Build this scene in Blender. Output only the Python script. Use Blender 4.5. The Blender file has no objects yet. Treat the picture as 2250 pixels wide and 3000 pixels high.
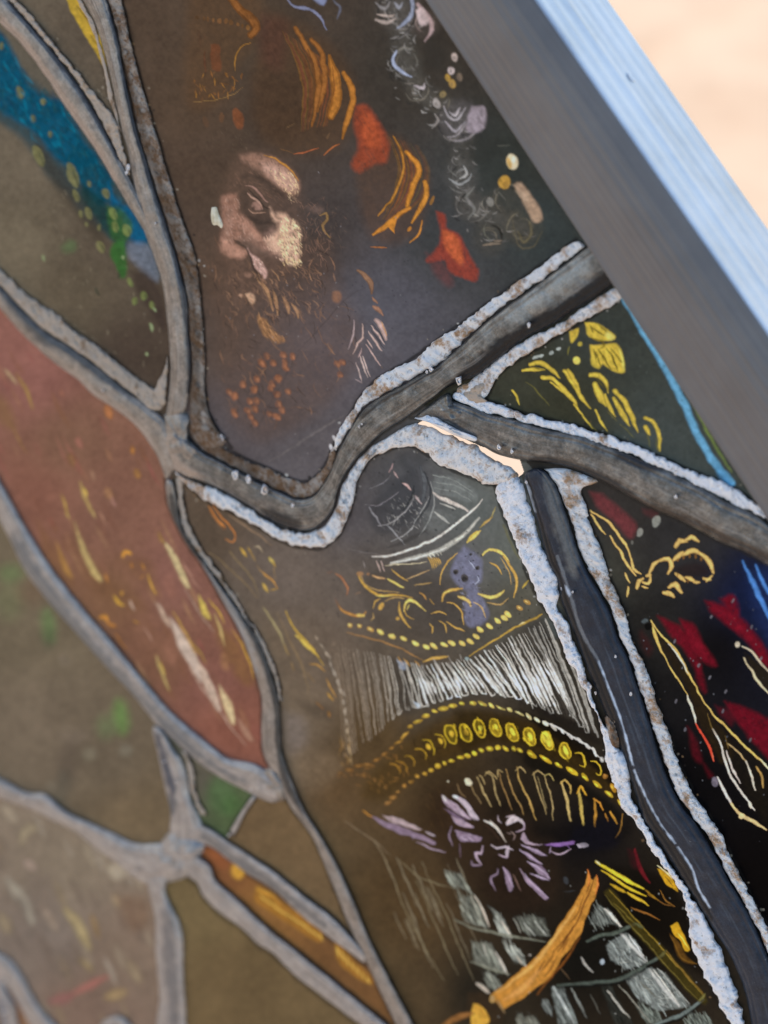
import bpy, math, random
import numpy as np
from mathutils import Matrix, Vector

random.seed(7)
RNG = np.random.default_rng(11)
scene = bpy.context.scene

# ------------------------------------------------------------------ camera
FPX, PW, PH = 5000.0, 2250.0, 3000.0          # focal length and size of the photograph in its own pixels
PITCH = math.radians(45)
DIST = 0.278                                  # camera to the panel along the axis, metres
RIGHT = np.array([1.0, 0.0, 0.0])
FWD = np.array([0.0, math.cos(PITCH), -math.sin(PITCH)])
UPV = np.array([0.0, math.sin(PITCH), math.cos(PITCH)])
CENTRE = np.array([0.0, 0.0, 0.45])
EYE = CENTRE - FWD * DIST
cam_data = bpy.data.cameras.new("camera")
cam = bpy.data.objects.new("camera", cam_data)
scene.collection.objects.link(cam)
cam.matrix_world = Matrix(((RIGHT[0], UPV[0], -FWD[0], EYE[0]), (RIGHT[1], UPV[1], -FWD[1], EYE[1]),
                           (RIGHT[2], UPV[2], -FWD[2], EYE[2]), (0, 0, 0, 1)))
cam_data.sensor_fit = 'HORIZONTAL'
cam_data.sensor_width = 36.0
cam_data.lens = FPX * 36.0 / PW
cam_data.clip_start, cam_data.clip_end = 0.01, 200.0
cam_data.dof.use_dof = True
cam_data.dof.focus_distance = DIST / (1 + 0.84 * 330 / FPX)
cam_data.dof.aperture_fstop = 17.0
scene.camera = cam

# ------------------------------------------------------------------ sky, sun, exposure
SUN = np.array([-0.52, 0.745, 0.44]); SUN /= np.linalg.norm(SUN)
sun_elev = math.asin(SUN[2]); sun_azim = math.atan2(SUN[0], SUN[1])
world = bpy.data.worlds.new("World"); scene.world = world; world.use_nodes = True
nt = world.node_tree
sky = nt.nodes.new("ShaderNodeTexSky"); sky.sky_type = 'NISHITA'; sky.sun_disc = False
sky.sun_elevation = sun_elev; sky.sun_rotation = sun_azim; sky.dust_density = 1.0; sky.air_density = 1.0
nt.links.new(sky.outputs[0], nt.nodes["Background"].inputs[0])
nt.nodes["Background"].inputs[1].default_value = 0.12
sl = bpy.data.lights.new("sun", 'SUN'); sl.energy = 4.0; sl.angle = math.radians(0.5); sl.color = (1.0, 0.93, 0.82)
so = bpy.data.objects.new("sun", sl); scene.collection.objects.link(so)
so.rotation_mode = 'QUATERNION'; so.rotation_quaternion = Vector(SUN).to_track_quat('Z', 'Y')
so.location = (-2, 3, 3)
vs = scene.view_settings
vs.view_transform = 'Standard'; vs.look = 'None'; vs.gamma = 1.0; vs.exposure = 1.28; vs.use_curve_mapping = False

# ------------------------------------------------------------------ the plane of the panel
TILT, GX, GY = 0.84, 0.862, -0.507            # slope of the panel against the camera and its direction
NRM = math.sqrt(1 + TILT * TILT)

def cam_to_world(P):
    return EYE + P[..., 0:1] * RIGHT - P[..., 1:2] * UPV + P[..., 2:3] * FWD

def world_pt(x, y, h=0.0):
    x = np.asarray(x, float); y = np.asarray(y, float)
    dx, dy = (x - PW / 2) / FPX, (y - PH / 2) / FPX
    Z = (DIST - np.asarray(h, float) * NRM) / (1 + TILT * (GX * dx + GY * dy))
    return cam_to_world(np.stack([dx * Z, dy * Z, Z + 0 * x], -1))

N_W = -(TILT * GX * RIGHT - TILT * GY * UPV + FWD) / NRM
ORG = world_pt(1125, 1500)
e_ = world_pt(2250, 1528) - world_pt(1245, 0)
V_W = -e_ / np.linalg.norm(e_); V_W -= N_W * (V_W @ N_W); V_W /= np.linalg.norm(V_W)
U_W = np.cross(V_W, N_W)
AX = np.stack([U_W, V_W, N_W], 0)

def loc(x, y, h=0.0):
    """a point of the drawing at height h over the glass, in the panel's own axes (metres)"""
    return (world_pt(x, y, h) - ORG) @ AX.T

root = bpy.data.objects.new("stained_glass_panel", None)
scene.collection.objects.link(root)
root.empty_display_size = 0.02
root.matrix_world = Matrix([list(AX[:, i]) + [ORG[i]] for i in range(3)] + [[0, 0, 0, 1]])
root["label"] = "leaded stained glass panel with a painted bearded man, set in a grey metal frame"
root["category"] = "stained glass panel"

# ------------------------------------------------------------------ mesh and material helpers
def mesh_obj(name, co, faces, mat, parent=root, smooth=True, uv=None, col=None, colname="paint", label=None, extra=None):
    me = bpy.data.meshes.new(name)
    co = np.asarray(co, np.float32); n = len(co)
    if isinstance(faces, np.ndarray):
        k = faces.shape[1]; nf = len(faces)
        me.vertices.add(n); me.vertices.foreach_set("co", co.ravel())
        me.loops.add(nf * k); me.loops.foreach_set("vertex_index", faces.astype(np.int32).ravel())
        me.polygons.add(nf); me.polygons.foreach_set("loop_start", np.arange(0, nf * k, k, dtype=np.int32))
        me.polygons.foreach_set("use_smooth", np.full(nf, smooth))
        me.update(calc_edges=True)
    else:
        me.from_pydata([tuple(map(float, c)) for c in co], [], faces)
        me.polygons.foreach_set("use_smooth", [smooth] * len(me.polygons)); me.update()
    if uv is not None:
        lay = me.uv_layers.new(name="UVMap")
        idx = np.empty(len(me.loops), np.int32); me.loops.foreach_get("vertex_index", idx)
        lay.data.foreach_set("uv", np.asarray(uv, np.float32)[idx].ravel())
    if col is not None:
        at = me.attributes.new(colname, 'FLOAT_COLOR', 'POINT')
        c4 = np.ones((n, 4), np.float32); c4[:, :3] = col if col.shape[1] == 3 else col[:, :3]
        if col.shape[1] == 4: c4[:, 3] = col[:, 3]
        at.data.foreach_set("color", c4.ravel())
    me.materials.append(mat)
    o = bpy.data.objects.new(name, me); scene.collection.objects.link(o)
    if parent is not None: o.parent = parent
    if label: o["label"] = label
    return o

def lin(c):
    c = np.asarray(c, float) / 255.0
    return np.where(c <= 0.04045, c / 12.92, ((c + 0.055) / 1.055) ** 2.4)

class Mat:
    def __init__(self, name):
        self.m = bpy.data.materials.new(name); self.m.use_nodes = True
        self.t = self.m.node_tree; self.n = self.t.nodes; self.l = self.t.links
        self.b = self.n["Principled BSDF"]
    def node(self, kind, **kw):
        nd = self.n.new(kind)
        for k, v in kw.items():
            if k in nd.inputs: nd.inputs[k].default_value = v
            else: setattr(nd, k, v)
        return nd
    def link(self, a, b): self.l.new(a, b)
    def noise(self, vec, scale, detail=4, rough=0.6):
        nd = self.node("ShaderNodeTexNoise"); nd.inputs["Scale"].default_value = scale
        nd.inputs["Detail"].default_value = detail; nd.inputs["Roughness"].default_value = rough
        if vec is not None: self.link(vec, nd.inputs["Vector"])
        return nd.outputs["Fac"]
    def ramp(self, fac, stops):
        nd = self.node("ShaderNodeValToRGB"); cr = nd.color_ramp
        while len(cr.elements) < len(stops): cr.elements.new(0.5)
        for e, (p, c) in zip(cr.elements, stops):
            e.position = p; e.color = tuple(c) + (1,) if not np.isscalar(c) else (c, c, c, 1)
        self.link(fac, nd.inputs["Fac"]); return nd.outputs["Color"]
    def mix(self, fac, a, b, mode='MIX'):
        nd = self.node("ShaderNodeMix", data_type='RGBA', blend_type=mode)
        for s, v in ((0, fac), (6, a), (7, b)):
            if hasattr(v, "is_linked"): self.link(v, nd.inputs[s])
            else: nd.inputs[s].default_value = v if s == 0 else tuple(v) + (1,)
        return nd.outputs[2]
    def bump(self, h, strength, dist):
        nd = self.node("ShaderNodeBump"); nd.inputs["Strength"].default_value = strength
        nd.inputs["Distance"].default_value = dist; self.link(h, nd.inputs["Height"])
        self.link(nd.outputs[0], self.b.inputs["Normal"]); return nd
    def obj(self):
        return self.node("ShaderNodeTexCoord").outputs["Object"]
    def scaled(self, vec, s):
        nd = self.node("ShaderNodeMapping"); nd.inputs["Scale"].default_value = s
        self.link(vec, nd.inputs["Vector"]); return nd.outputs[0]

# ------------------------------------------------------------------ curves
def spline(pts, step):
    """Catmull-Rom through pts (any width of row), resampled about every step"""
    p = np.asarray(pts, float)
    if len(p) < 2: return p
    q = np.vstack([2 * p[0] - p[1], p, 2 * p[-1] - p[-2]])
    out = []
    for i in range(1, len(q) - 2):
        d = np.linalg.norm(q[i + 1, :2] - q[i, :2]); n = max(1, int(math.ceil(d / step)))
        t = np.linspace(0, 1, n, endpoint=False)[:, None]
        a, b, c, e = q[i - 1], q[i], q[i + 1], q[i + 2]
        out.append(0.5 * (2 * b + (c - a) * t + (2 * a - 5 * b + 4 * c - e) * t ** 2 + (3 * b - a - 3 * c + e) * t ** 3))
    out.append(p[-1:]); return np.vstack(out)

def resample(pts, n):
    p = spline(pts, 6.0)
    s = np.r_[0, np.cumsum(np.linalg.norm(np.diff(p, axis=0), axis=1))]
    u = np.linspace(0, s[-1], n)
    return np.stack([np.interp(u, s, p[:, k]) for k in range(p.shape[1])], 1), s[-1]

def smooth_noise(n, cell, rng=RNG):
    k = int(n / cell) + 4
    v = rng.uniform(-1, 1, k); x = np.arange(n) / cell
    i = x.astype(int); f = x - i; f = f * f * (3 - 2 * f)
    return v[i] * (1 - f) + v[i + 1] * f

def inside(x, y, poly):
    p = np.asarray(poly, float); r = np.zeros(np.shape(x), bool)
    x0, y0 = p[:, 0], p[:, 1]; x1, y1 = np.roll(x0, -1), np.roll(y0, -1)
    for a, b, c, d in zip(x0, y0, x1, y1):
        if b == d: continue
        m = (y < max(b, d)) & (y >= min(b, d))
        r ^= m & (x < a + (y - b) * (c - a) / (d - b))
    return r

# ------------------------------------------------------------------ painting on glass: brush strokes worked out at the vertices
class Canvas:
    """vertices of one or more meshes with a paint colour each; strokes are given in the drawing's units"""
    def __init__(self, xs, ys):
        self.xs, self.ys = xs, ys
        self.X, self.Y = np.meshgrid(xs, ys)
        self.col = np.zeros(self.X.shape + (3,))
        self.z = (0.0, 0.0, 1.0)
        self.clip = None                             # paint stays on one pane
        self.n = {}
        for cell in (7, 16, 45, 130):
            self.n[cell] = self.field(cell)
        # an unsteady hand: strokes are measured on slightly warped coordinates
        self.WX = self.X + 4.5 * (self.field(22) - 0.5) + 1.5 * (self.field(7) - 0.5)
        self.WY = self.Y + 4.5 * (self.field(22) - 0.5) + 1.5 * (self.field(7) - 0.5)
        self.tone = 0.74 + 0.40 * self.field(12) + 0.30 * self.field(5)
        self.dry = self.field(5.0, 5.0, 0.8, math.radians(62))
    def field(self, cell, sx=1.0, sy=1.0, ang=0.0):
        ca, sa = math.cos(ang), math.sin(ang)
        u = ((self.X * ca + self.Y * sa) / (cell * sx)); v = ((-self.X * sa + self.Y * ca) / (cell * sy))
        u = u - u.min(); v = v - v.min()
        g = RNG.uniform(0, 1, (int(v.max()) + 3, int(u.max()) + 3))
        i, j = u.astype(int), v.astype(int); fu, fv = u - i, v - j
        fu = fu * fu * (3 - 2 * fu); fv = fv * fv * (3 - 2 * fv)
        return (g[j, i] * (1 - fu) + g[j, i + 1] * fu) * (1 - fv) + (g[j + 1, i] * (1 - fu) + g[j + 1, i + 1] * fu) * fv
    def Z(self, x0, y0, s): self.z = (x0, y0, s)
    def pt(self, p):
        p = np.asarray(p, float).copy(); p[:, 0] = self.z[0] + p[:, 0] / self.z[2]; p[:, 1] = self.z[1] + p[:, 1] / self.z[2]
        return p
    def box(self, p, pad):
        a, b = np.searchsorted(self.xs, [p[:, 0].min() - pad, p[:, 0].max() + pad])
        c, d = np.searchsorted(self.ys, [p[:, 1].min() - pad, p[:, 1].max() + pad])
        return (slice(c, d), slice(a, b))
    def lay(self, sl, al, c, grain):
        if self.clip is not None: al = al * self.clip[sl]
        if grain:
            g = 0.4 * self.n[7][sl] + 0.3 * self.n[16][sl] + 0.3 * self.dry[sl]
            al = al * np.clip(1 - 1.25 * grain + 2.5 * grain * g, 0, 1)
        self.col[sl] = self.col[sl] * (1 - al[..., None]) + np.asarray(c) * self.tone[sl][..., None] * al[..., None]
    def st(self, c, w, pts, a=1.0, soft=2.0, tp=(0.5, 1, 0.4), grain=0.3, raw=False):
        """a brush stroke: colour (sRGB 0..255), width, points, opacity, edge softness, taper start/middle/end"""
        p = self.pt(pts) if not raw else np.asarray(pts, float)
        p = spline(p, 14.0)
        if len(p) < 2: return
        sl = self.box(p, w + 3 * soft + 4)
        X, Y = self.WX[sl], self.WY[sl]
        if X.size == 0: return
        s = np.r_[0, np.cumsum(np.linalg.norm(np.diff(p, axis=0), axis=1))]; s /= max(s[-1], 1e-6)
        rad = 0.5 * w * np.interp(s, [0, 0.35, 0.7, 1], [tp[0], tp[1], tp[1], tp[2]])
        best = np.full(X.shape, -1e9)
        for i in range(len(p) - 1):
            ax, ay = p[i]; bx, by = p[i + 1]; dx, dy = bx - ax, by - ay
            t = np.clip(((X - ax) * dx + (Y - ay) * dy) / (dx * dx + dy * dy + 1e-9), 0, 1)
            d = np.hypot(X - ax - t * dx, Y - ay - t * dy)
            best = np.maximum(best, rad[i] + (rad[i + 1] - rad[i]) * t - d)
        al = np.clip(best / soft + 0.5, 0, 1); al = al * al * (3 - 2 * al) * a
        if w >= 5:                                   # thinner paint at the rim of a stroke, thicker along its middle
            core = np.clip((best - 0.18 * w) / soft + 0.5, 0, 1) * 0.6 * a
            self.lay(sl, al * 0.88, lin(np.asarray(c, float) * 0.86), grain * 1.2)
            self.lay(sl, core, lin(np.minimum(np.asarray(c, float) * 1.10 + 8, 255)), grain * 1.5)
        else: self.lay(sl, al, lin(c), grain)
    def fill(self, c, pts, a=1.0, soft=3.0, grain=0.35, curve=True):
        p = self.pt(pts); p = spline(np.vstack([p, p[:1]]), 12.0)[:-1] if curve else p
        sl = self.box(p, 2 * soft + 4); X, Y = self.WX[sl], self.WY[sl]
        if X.size == 0: return
        ins = inside(X, Y, p); d = np.full(X.shape, 1e9); q = np.roll(p, -1, 0)
        for (ax, ay), (bx, by) in zip(p, q):
            dx, dy = bx - ax, by - ay
            t = np.clip(((X - ax) * dx + (Y - ay) * dy) / (dx * dx + dy * dy + 1e-9), 0, 1)
            d = np.minimum(d, np.hypot(X - ax - t * dx, Y - ay - t * dy))
        d = np.where(ins, d, -d)
        al = np.clip(d / (2 * soft) + 0.5, 0, 1); al = al * al * (3 - 2 * al) * a
        self.lay(sl, al, lin(c), grain)
    def el(self, c, x, y, rx, ry, ang=0.0, a=1.0, soft=2.0, grain=0.25):
        """an elliptic dab; sizes in zoom units, angle in degrees"""
        t = np.linspace(0, 2 * math.pi, 14, endpoint=False); r = math.radians(ang)
        u, v = rx * np.cos(t), ry * np.sin(t)
        self.fill(c, np.stack([x + u * math.cos(r) - v * math.sin(r), y + u * math.sin(r) + v * math.cos(r)], 1), a, soft, grain, False)
    def flecks(self, cols, poly, n, length, ang, w, a=0.8, jit=18, soft=1.6):
        P = np.asarray(poly, float); k = 0; tries = 0
        while k < n and tries < n * 30:
            tries += 1
            x = random.uniform(P[:, 0].min(), P[:, 0].max()); y = random.uniform(P[:, 1].min(), P[:, 1].max())
            if not inside(np.array([x]), np.array([y]), P)[0]: continue
            k += 1; r = math.radians(ang + random.gauss(0, jit)); L = length * random.uniform(0.5, 1.4) / 2
            self.st(random.choice(cols), w * random.uniform(0.6, 1.3),
                    [(x - L * math.cos(r), y - L * math.sin(r)), (x + random.uniform(-1, 1), y), (x + L * math.cos(r), y + L * math.sin(r))],
                    a * random.uniform(0.6, 1.0), soft)
    def beads(self, cols, path, n, rx, ry, ang, a=1.0, jit=0.32, soft=1.6):
        q, _ = resample(np.asarray(path, float), n)
        tg = np.gradient(q, axis=0)
        for i, (x, y) in enumerate(q):
            f = i / max(n - 1, 1) * (len(cols) - 1); k = min(int(f), len(cols) - 2); f -= k
            c = np.array(cols[k]) * (1 - f) + np.array(cols[k + 1]) * f
            th = math.degrees(math.atan2(tg[i, 1], tg[i, 0])) + ang if ang is not None else 0
            s = random.uniform(1 - jit, 1 + jit)
            self.el(c * random.uniform(0.78, 1.12), x + random.gauss(0, 2.5), y + random.gauss(0, 2.5), rx * s, ry * random.uniform(1 - jit, 1 + jit), th + random.gauss(0, 9), a * random.uniform(0.75, 1), soft)
            if rx > 14: self.el(np.minimum(c * 1.25 + 18, 255), x - rx * 0.15, y - ry * 0.2, rx * 0.45, ry * 0.4, th, 0.7 * a, soft)
# ------------------------------------------------------------------ materials
def mat_glass():
    m = Mat("painted_glass"); at = m.node("ShaderNodeAttribute", attribute_name="paint")
    ob = m.obj()
    m.link(at.outputs["Color"], m.b.inputs["Base Color"])
    m.b.inputs["Roughness"].default_value = 0.42
    m.b.inputs["Specular IOR Level"].default_value = 0.025
    n1 = m.noise(ob, 900, 3); n2 = m.noise(ob, 160, 2)
    h = m.mix(0.5, n1, n2)
    m.bump(h, 0.25, 0.0004)
    return m.m

def mat_lead(name, stops, rough, metallic=0.35, wear=1.0):
    m = Mat(name); uv = m.node("ShaderNodeUVMap").outputs[0]; ob = m.obj()
    streak = m.noise(m.scaled(uv, (0.16, 2.6, 1)), 1.0, 6, 0.7)
    blot = m.noise(ob, 330, 5, 0.7)
    fine = m.noise(ob, 2600, 3, 0.6)
    f = m.mix(0.72, streak, m.noise(ob, 520, 6, 0.75))
    c = m.ramp(f, stops)
    at = m.node("ShaderNodeAttribute", attribute_name="paint")
    c = m.mix(at.outputs["Alpha"], c, at.outputs["Color"])
    c = m.mix(0.2 + 0.35 * wear, c, m.ramp(fine, [(0.36, 0.3), (0.6, 1.0)]), 'MULTIPLY')
    pit = m.noise(ob, 1500, 4, 0.75)
    c = m.mix(m.ramp(pit, [(0.30, 0.85 * wear), (0.38, 0.0)]), c, (0.012, 0.011, 0.010))
    c = m.mix(m.ramp(pit, [(0.66, 0.0), (0.72, 0.5 * wear)]), c, (0.5, 0.49, 0.47))
    m.link(c, m.b.inputs["Base Color"])
    m.b.inputs["Metallic"].default_value = metallic
    m.link(m.ramp(blot, [(0.3, rough - 0.1), (0.7, rough + 0.15)]), m.b.inputs["Roughness"])
    hb = m.mix(0.75, streak, m.mix(0.5, fine, pit))
    m.bump(hb, 0.2 + 0.5 * wear, 0.0005)
    return m.m

def mat_putty(name, pale, mid, dirt, rust, rust_lo):
    m = Mat(name); ob = m.obj(); uv = m.node("ShaderNodeUVMap").outputs[0]
    a = m.noise(ob, 1150, 6, 0.74); b = m.noise(ob, 260, 5, 0.68); c3 = m.noise(ob, 2300, 3, 0.6)
    c = m.ramp(a, [(0.27, dirt), (0.35, mid), (0.44, pale), (0.8, pale)])
    r = m.ramp(b, [(rust_lo, 0.0), (rust_lo + 0.09, 0.9)])
    r2 = m.ramp(a, [(0.36, 0.25), (0.55, 1.0)])
    c = m.mix(m.mix(1.0, r, r2, 'MULTIPLY'), c, rust)
    at = m.node("ShaderNodeAttribute", attribute_name="paint")
    c = m.mix(at.outputs["Alpha"], c, at.outputs["Color"])
    m.link(c, m.b.inputs["Base Color"]); m.b.inputs["Roughness"].default_value = 0.9
    m.b.inputs["Specular IOR Level"].default_value = 0.2
    m.bump(m.mix(0.45, a, c3), 0.9, 0.0005)
    return m.m

M_GLASS = mat_glass()
M_LEAD_WARM = mat_lead("lead_warm_grey", [(0.37, (0.19, 0.17, 0.15)), (0.49, (0.28, 0.25, 0.22)), (0.62, (0.40, 0.36, 0.32))], 0.40, 0.55, 0.3)
M_LEAD_GREY = mat_lead("lead_grey", [(0.37, (0.075, 0.074, 0.071)), (0.49, (0.15, 0.147, 0.14)), (0.62, (0.27, 0.265, 0.25))], 0.33, 0.65, 0.4)
M_LEAD_DARK = mat_lead("lead_dark", [(0.3, (0.009, 0.013, 0.021)), (0.5, (0.018, 0.026, 0.042)), (0.72, (0.042, 0.056, 0.08))], 0.38, 0.0, 0.35)
M_LEAD_DARK.node_tree.nodes['Principled BSDF'].inputs['Specular IOR Level'].default_value = 0.28
M_LEAD_COOL = mat_lead("lead_cool_grey", [(0.37, (0.27, 0.255, 0.24)), (0.49, (0.36, 0.34, 0.325)), (0.62, (0.48, 0.455, 0.43))], 0.40, 0.55, 0.15)
M_PUTTY_WHITE = mat_putty("putty_white", (0.88, 0.87, 0.88), (0.50, 0.49, 0.48), (0.09, 0.09, 0.09), (0.34, 0.18, 0.07), 0.56)
M_PUTTY_RUST = mat_putty("putty_rusty", (0.36, 0.31, 0.26), (0.20, 0.14, 0.09), (0.03, 0.022, 0.016), (0.15, 0.07, 0.025), 0.42)
M_PUTTY_TAN = mat_putty("putty_tan", (0.50, 0.40, 0.31), (0.38, 0.28, 0.20), (0.14, 0.10, 0.065), (0.26, 0.15, 0.075), 0.56)
M_PUTTY_MIX = mat_putty("putty_grey_rust", (0.82, 0.79, 0.76), (0.42, 0.38, 0.33), (0.06, 0.05, 0.045), (0.36, 0.19, 0.07), 0.49)

def mat_chip():
    m = Mat("cream_chip"); m.link(m.ramp(m.noise(m.obj(), 900, 3), [(0.35, (0.50, 0.42, 0.26)), (0.6, (0.72, 0.66, 0.50))]), m.b.inputs["Base Color"])
    m.b.inputs["Roughness"].default_value = 0.6; return m.m
M_CHIP = mat_chip()

def mat_zinc(name, lo, mi, hi, metal):
    m = Mat(name); uv = m.node("ShaderNodeUVMap").outputs[0]; ob = m.obj()
    s1 = m.noise(m.scaled(uv, (0.012, 1.9, 1)), 1.0, 5, 0.62)
    s2 = m.noise(m.scaled(uv, (0.03, 6.0, 1)), 1.0, 3, 0.6)
    bl = m.noise(ob, 90, 4, 0.65)
    f = m.mix(0.4, m.mix(0.5, s1, s2), bl)
    m.link(m.ramp(f, [(0.38, lo), (0.5, mi), (0.62, hi)]), m.b.inputs["Base Color"])
    m.b.inputs["Metallic"].default_value = metal
    m.link(m.ramp(bl, [(0.3, 0.42), (0.7, 0.55)]), m.b.inputs["Roughness"])
    m.bump(m.mix(0.35, s1, s2), 0.12, 0.0003)
    return m.m
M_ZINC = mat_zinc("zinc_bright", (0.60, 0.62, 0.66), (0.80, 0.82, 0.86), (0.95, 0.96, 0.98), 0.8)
M_ZINC_SHADED = mat_zinc("zinc_shaded", (0.125, 0.118, 0.117), (0.15, 0.143, 0.142), (0.175, 0.168, 0.165), 0.3)  # same zinc darkened in colour, standing in for its dark reflection

# ------------------------------------------------------------------ the leads (drawn edge to edge, in the photograph's own units)
# name, left edge, right edge, crest height mm, material, extend start, extend end
A_PUT = [(357,0),(384,122),(411,226),(448,353),(484,475),(520,597),(552,687),(574,750),(585,830),(594,920),(601,1021),(601,1134),(612,1207),(640,1261),(680,1311)]
A_R = [(316,0),(344,100),(362,190),(398,362),(443,511),(479,624),(511,723),(533,800),(548,870),(556,980),(562,1066),(556,1150),(545,1215)]
LEADS = {
 'trunk': ([(244,0),(280,68),(312,181),(339,294),(357,384),(376,450),(393,560),(420,670),(455,765),(475,827),(488,930),(496,1010),(497,1090),(494,1157),(484,1232)], A_R, 1.5, M_LEAD_WARM, 1, 0),
 'upper_left': ([(0,68),(54,122),(127,217),(203,330),(271,430),(335,533),(393,628),(434,696),(460,765)], [(27,0),(90,72),(172,167),(244,267),(307,375),(353,466),(385,530),(440,640),(480,740)], 1.35, M_LEAD_WARM, 1, 0),
 'left_upper': ([(0,904),(54,967),(108,1021),(172,1075),(226,1112),(271,1157),(339,1202),(407,1261),(452,1324),(475,1374),(486,1420)], [(0,836),(59,899),(122,962),(194,1008),(271,1062),(344,1121),(393,1157),(440,1195),(480,1225),(520,1290),(540,1330)], 1.45, M_LEAD_WARM, 1, 0),
 'hook': ([(478,1270),(480,1330),(500,1375),(545,1400),(590,1410),(649,1436),(717,1475),(771,1511),(820,1540),(875,1556),(915,1553),(945,1532),(975,1493),(993,1428),(1033,1360),(1083,1306),(1119,1270),(1155,1246),(1200,1218),(1255,1178),(1316,1134),(1393,1103),(1452,1057),(1542,990),(1633,944),(1735,878),(1788,842)],
          [(545,1225),(548,1262),(560,1290),(604,1330),(640,1346),(717,1389),(790,1425),(835,1446),(868,1460),(892,1462),(915,1455),(935,1436),(966,1383),(988,1329),(1014,1279),(1042,1230),(1070,1195),(1100,1170),(1130,1152),(1160,1138),(1203,1115),(1250,1088),(1294,1062),(1407,958),(1497,886),(1588,822),(1672,758),(1716,724)], 1.7, M_LEAD_GREY, 0, 8),
 'right_middle': ([(1203,1226),(1262,1228),(1335,1264),(1407,1303),(1466,1333),(1545,1351),(1658,1369),(1771,1415),(1907,1491),(1997,1528),(2088,1577),(2178,1618),(2250,1659)],
                  [(1290,1165),(1316,1170),(1384,1192),(1440,1212),(1500,1225),(1590,1252),(1717,1283),(1816,1320),(1934,1369),(2042,1419),(2133,1469),(2205,1500),(2270,1545)], 1.6, M_LEAD_GREY, 0, 60),
 'right_lower': ([(1529,1385),(1556,1470),(1579,1555),(1606,1650),(1631,1699),(1640,1745),(1648,1776),(1672,1835),(1702,1916),(1733,1990),(1772,2090),(1815,2190),(1838,2260),(1866,2345),(1893,2412),(1945,2490),(1988,2560),(2030,2625),(2085,2715),(2140,2800),(2180,2900),(2202,3000)],
                 [(1583,1366),(1628,1419),(1656,1496),(1678,1564),(1700,1630),(1735,1695),(1762,1740),(1789,1794),(1812,1867),(1844,1935),(1866,2007),(1898,2093),(1916,2152),(1934,2210),(1970,2305),(2011,2373),(2056,2436),(2097,2504),(2133,2572),(2181,2654),(2233,2760),(2285,2900),(2310,3000)], 1.9, M_LEAD_DARK, 0, 1),
 'feather_right': ([(484,1400),(488,1455),(500,1504),(545,1590),(590,1653),(636,1735),(690,1829),(731,1920),(758,2010),(767,2078),(767,2191),(790,2250),(815,2290),(852,2366),(914,2453),(975,2593),(1019,2707),(1071,2812),(1123,2925),(1158,3000)],
                   [(508,1405),(520,1470),(532,1545),(568,1612),(613,1671),(681,1762),(735,1839),(771,1906),(798,1983),(816,2056),(821,2123),(828,2205),(861,2300),(895,2380),(931,2436),(1010,2576),(1071,2724),(1132,2847),(1211,3000)], 1.35, M_LEAD_WARM, 0, 1),
 'feather_left': ([(-20,1500),(27,1590),(81,1694),(172,1807),(253,1898),(316,1966),(375,2029),(425,2090),(465,2140),(500,2170),(538,2205),(624,2273),(723,2327),(780,2352),(818,2358)],
                  [(-10,1375),(59,1500),(104,1577),(158,1663),(235,1762),(316,1853),(398,1952),(479,2052),(552,2119),(633,2187),(678,2216),(750,2232),(795,2262),(828,2310)], 1.5, M_LEAD_COOL, 1, 0),
 'left_link': ([(440,2120),(450,2175),(463,2241),(479,2314),(493,2373),(488,2440),(484,2475)], [(478,2135),(515,2195),(538,2225),(556,2278),(565,2341),(590,2390),(606,2430),(610,2470)], 1.5, M_LEAD_COOL, 0, 0),
 'thin_link': ([(742,2325),(708,2374),(668,2440)], [(753,2332),(719,2382),(684,2452)], 0.7, M_LEAD_COOL, 0, 0),
 'lower_left': ([(-20,2335),(72,2369),(150,2407),(217,2441),(289,2499),(347,2540),(410,2595),(470,2610)], [(-20,2260),(72,2316),(135,2321),(193,2369),(270,2407),(338,2436),(400,2465),(482,2460),(540,2470)], 1.6, M_LEAD_COOL, 1, 0),
 'bottom_stem': ([(420,2560),(436,2624),(448,2682),(448,2779),(463,2923),(453,3000)], [(500,2560),(490,2600),(497,2629),(535,2706),(545,2779),(545,2875),(555,3000)], 1.5, M_LEAD_COOL, 0, 1),
 'bottom_right_branch': ([(530,2560),(574,2590),(593,2629),(646,2682),(704,2721),(752,2769),(800,2800),(887,2882),(1001,2969),(1045,3000)], [(560,2490),(617,2528),(636,2576),(704,2634),(752,2682),(800,2724),(931,2829),(1027,2908),(1141,3000)], 1.45, M_LEAD_COOL, 0, 1),
 'middle_branch': ([(540,2450),(579,2470),(627,2489),(675,2528),(723,2562),(800,2611),(887,2690),(975,2759),(1036,2803),(1071,2830)], [(560,2400),(610,2420),(675,2465),(743,2509),(800,2545),(887,2615),(975,2681),(1030,2740),(1075,2800)], 1.3, M_LEAD_COOL, 0, 0),
 'corner_branch': ([(-30,2865),(20,2905),(60,2960),(95,3030),(120,3080)], [(-30,2770),(29,2800),(72,2857),(116,2938),(188,3020),(235,3080)], 1.5, M_LEAD_COOL, 1, 1),
 'corner_stub': ([(-40,2920),(-10,2960),(5,3040),(10,3080)], [(20,2890),(45,2940),(62,3010),(70,3080)], 1.4, M_LEAD_COOL, 1, 1),
 'bottom_loop': ([(262,3120),(280,3020),(300,2985),(330,2970)], [(380,3120),(395,3040),(395,3010),(380,2985)], 1.5, M_LEAD_COOL, 1, 0),
}
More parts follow.
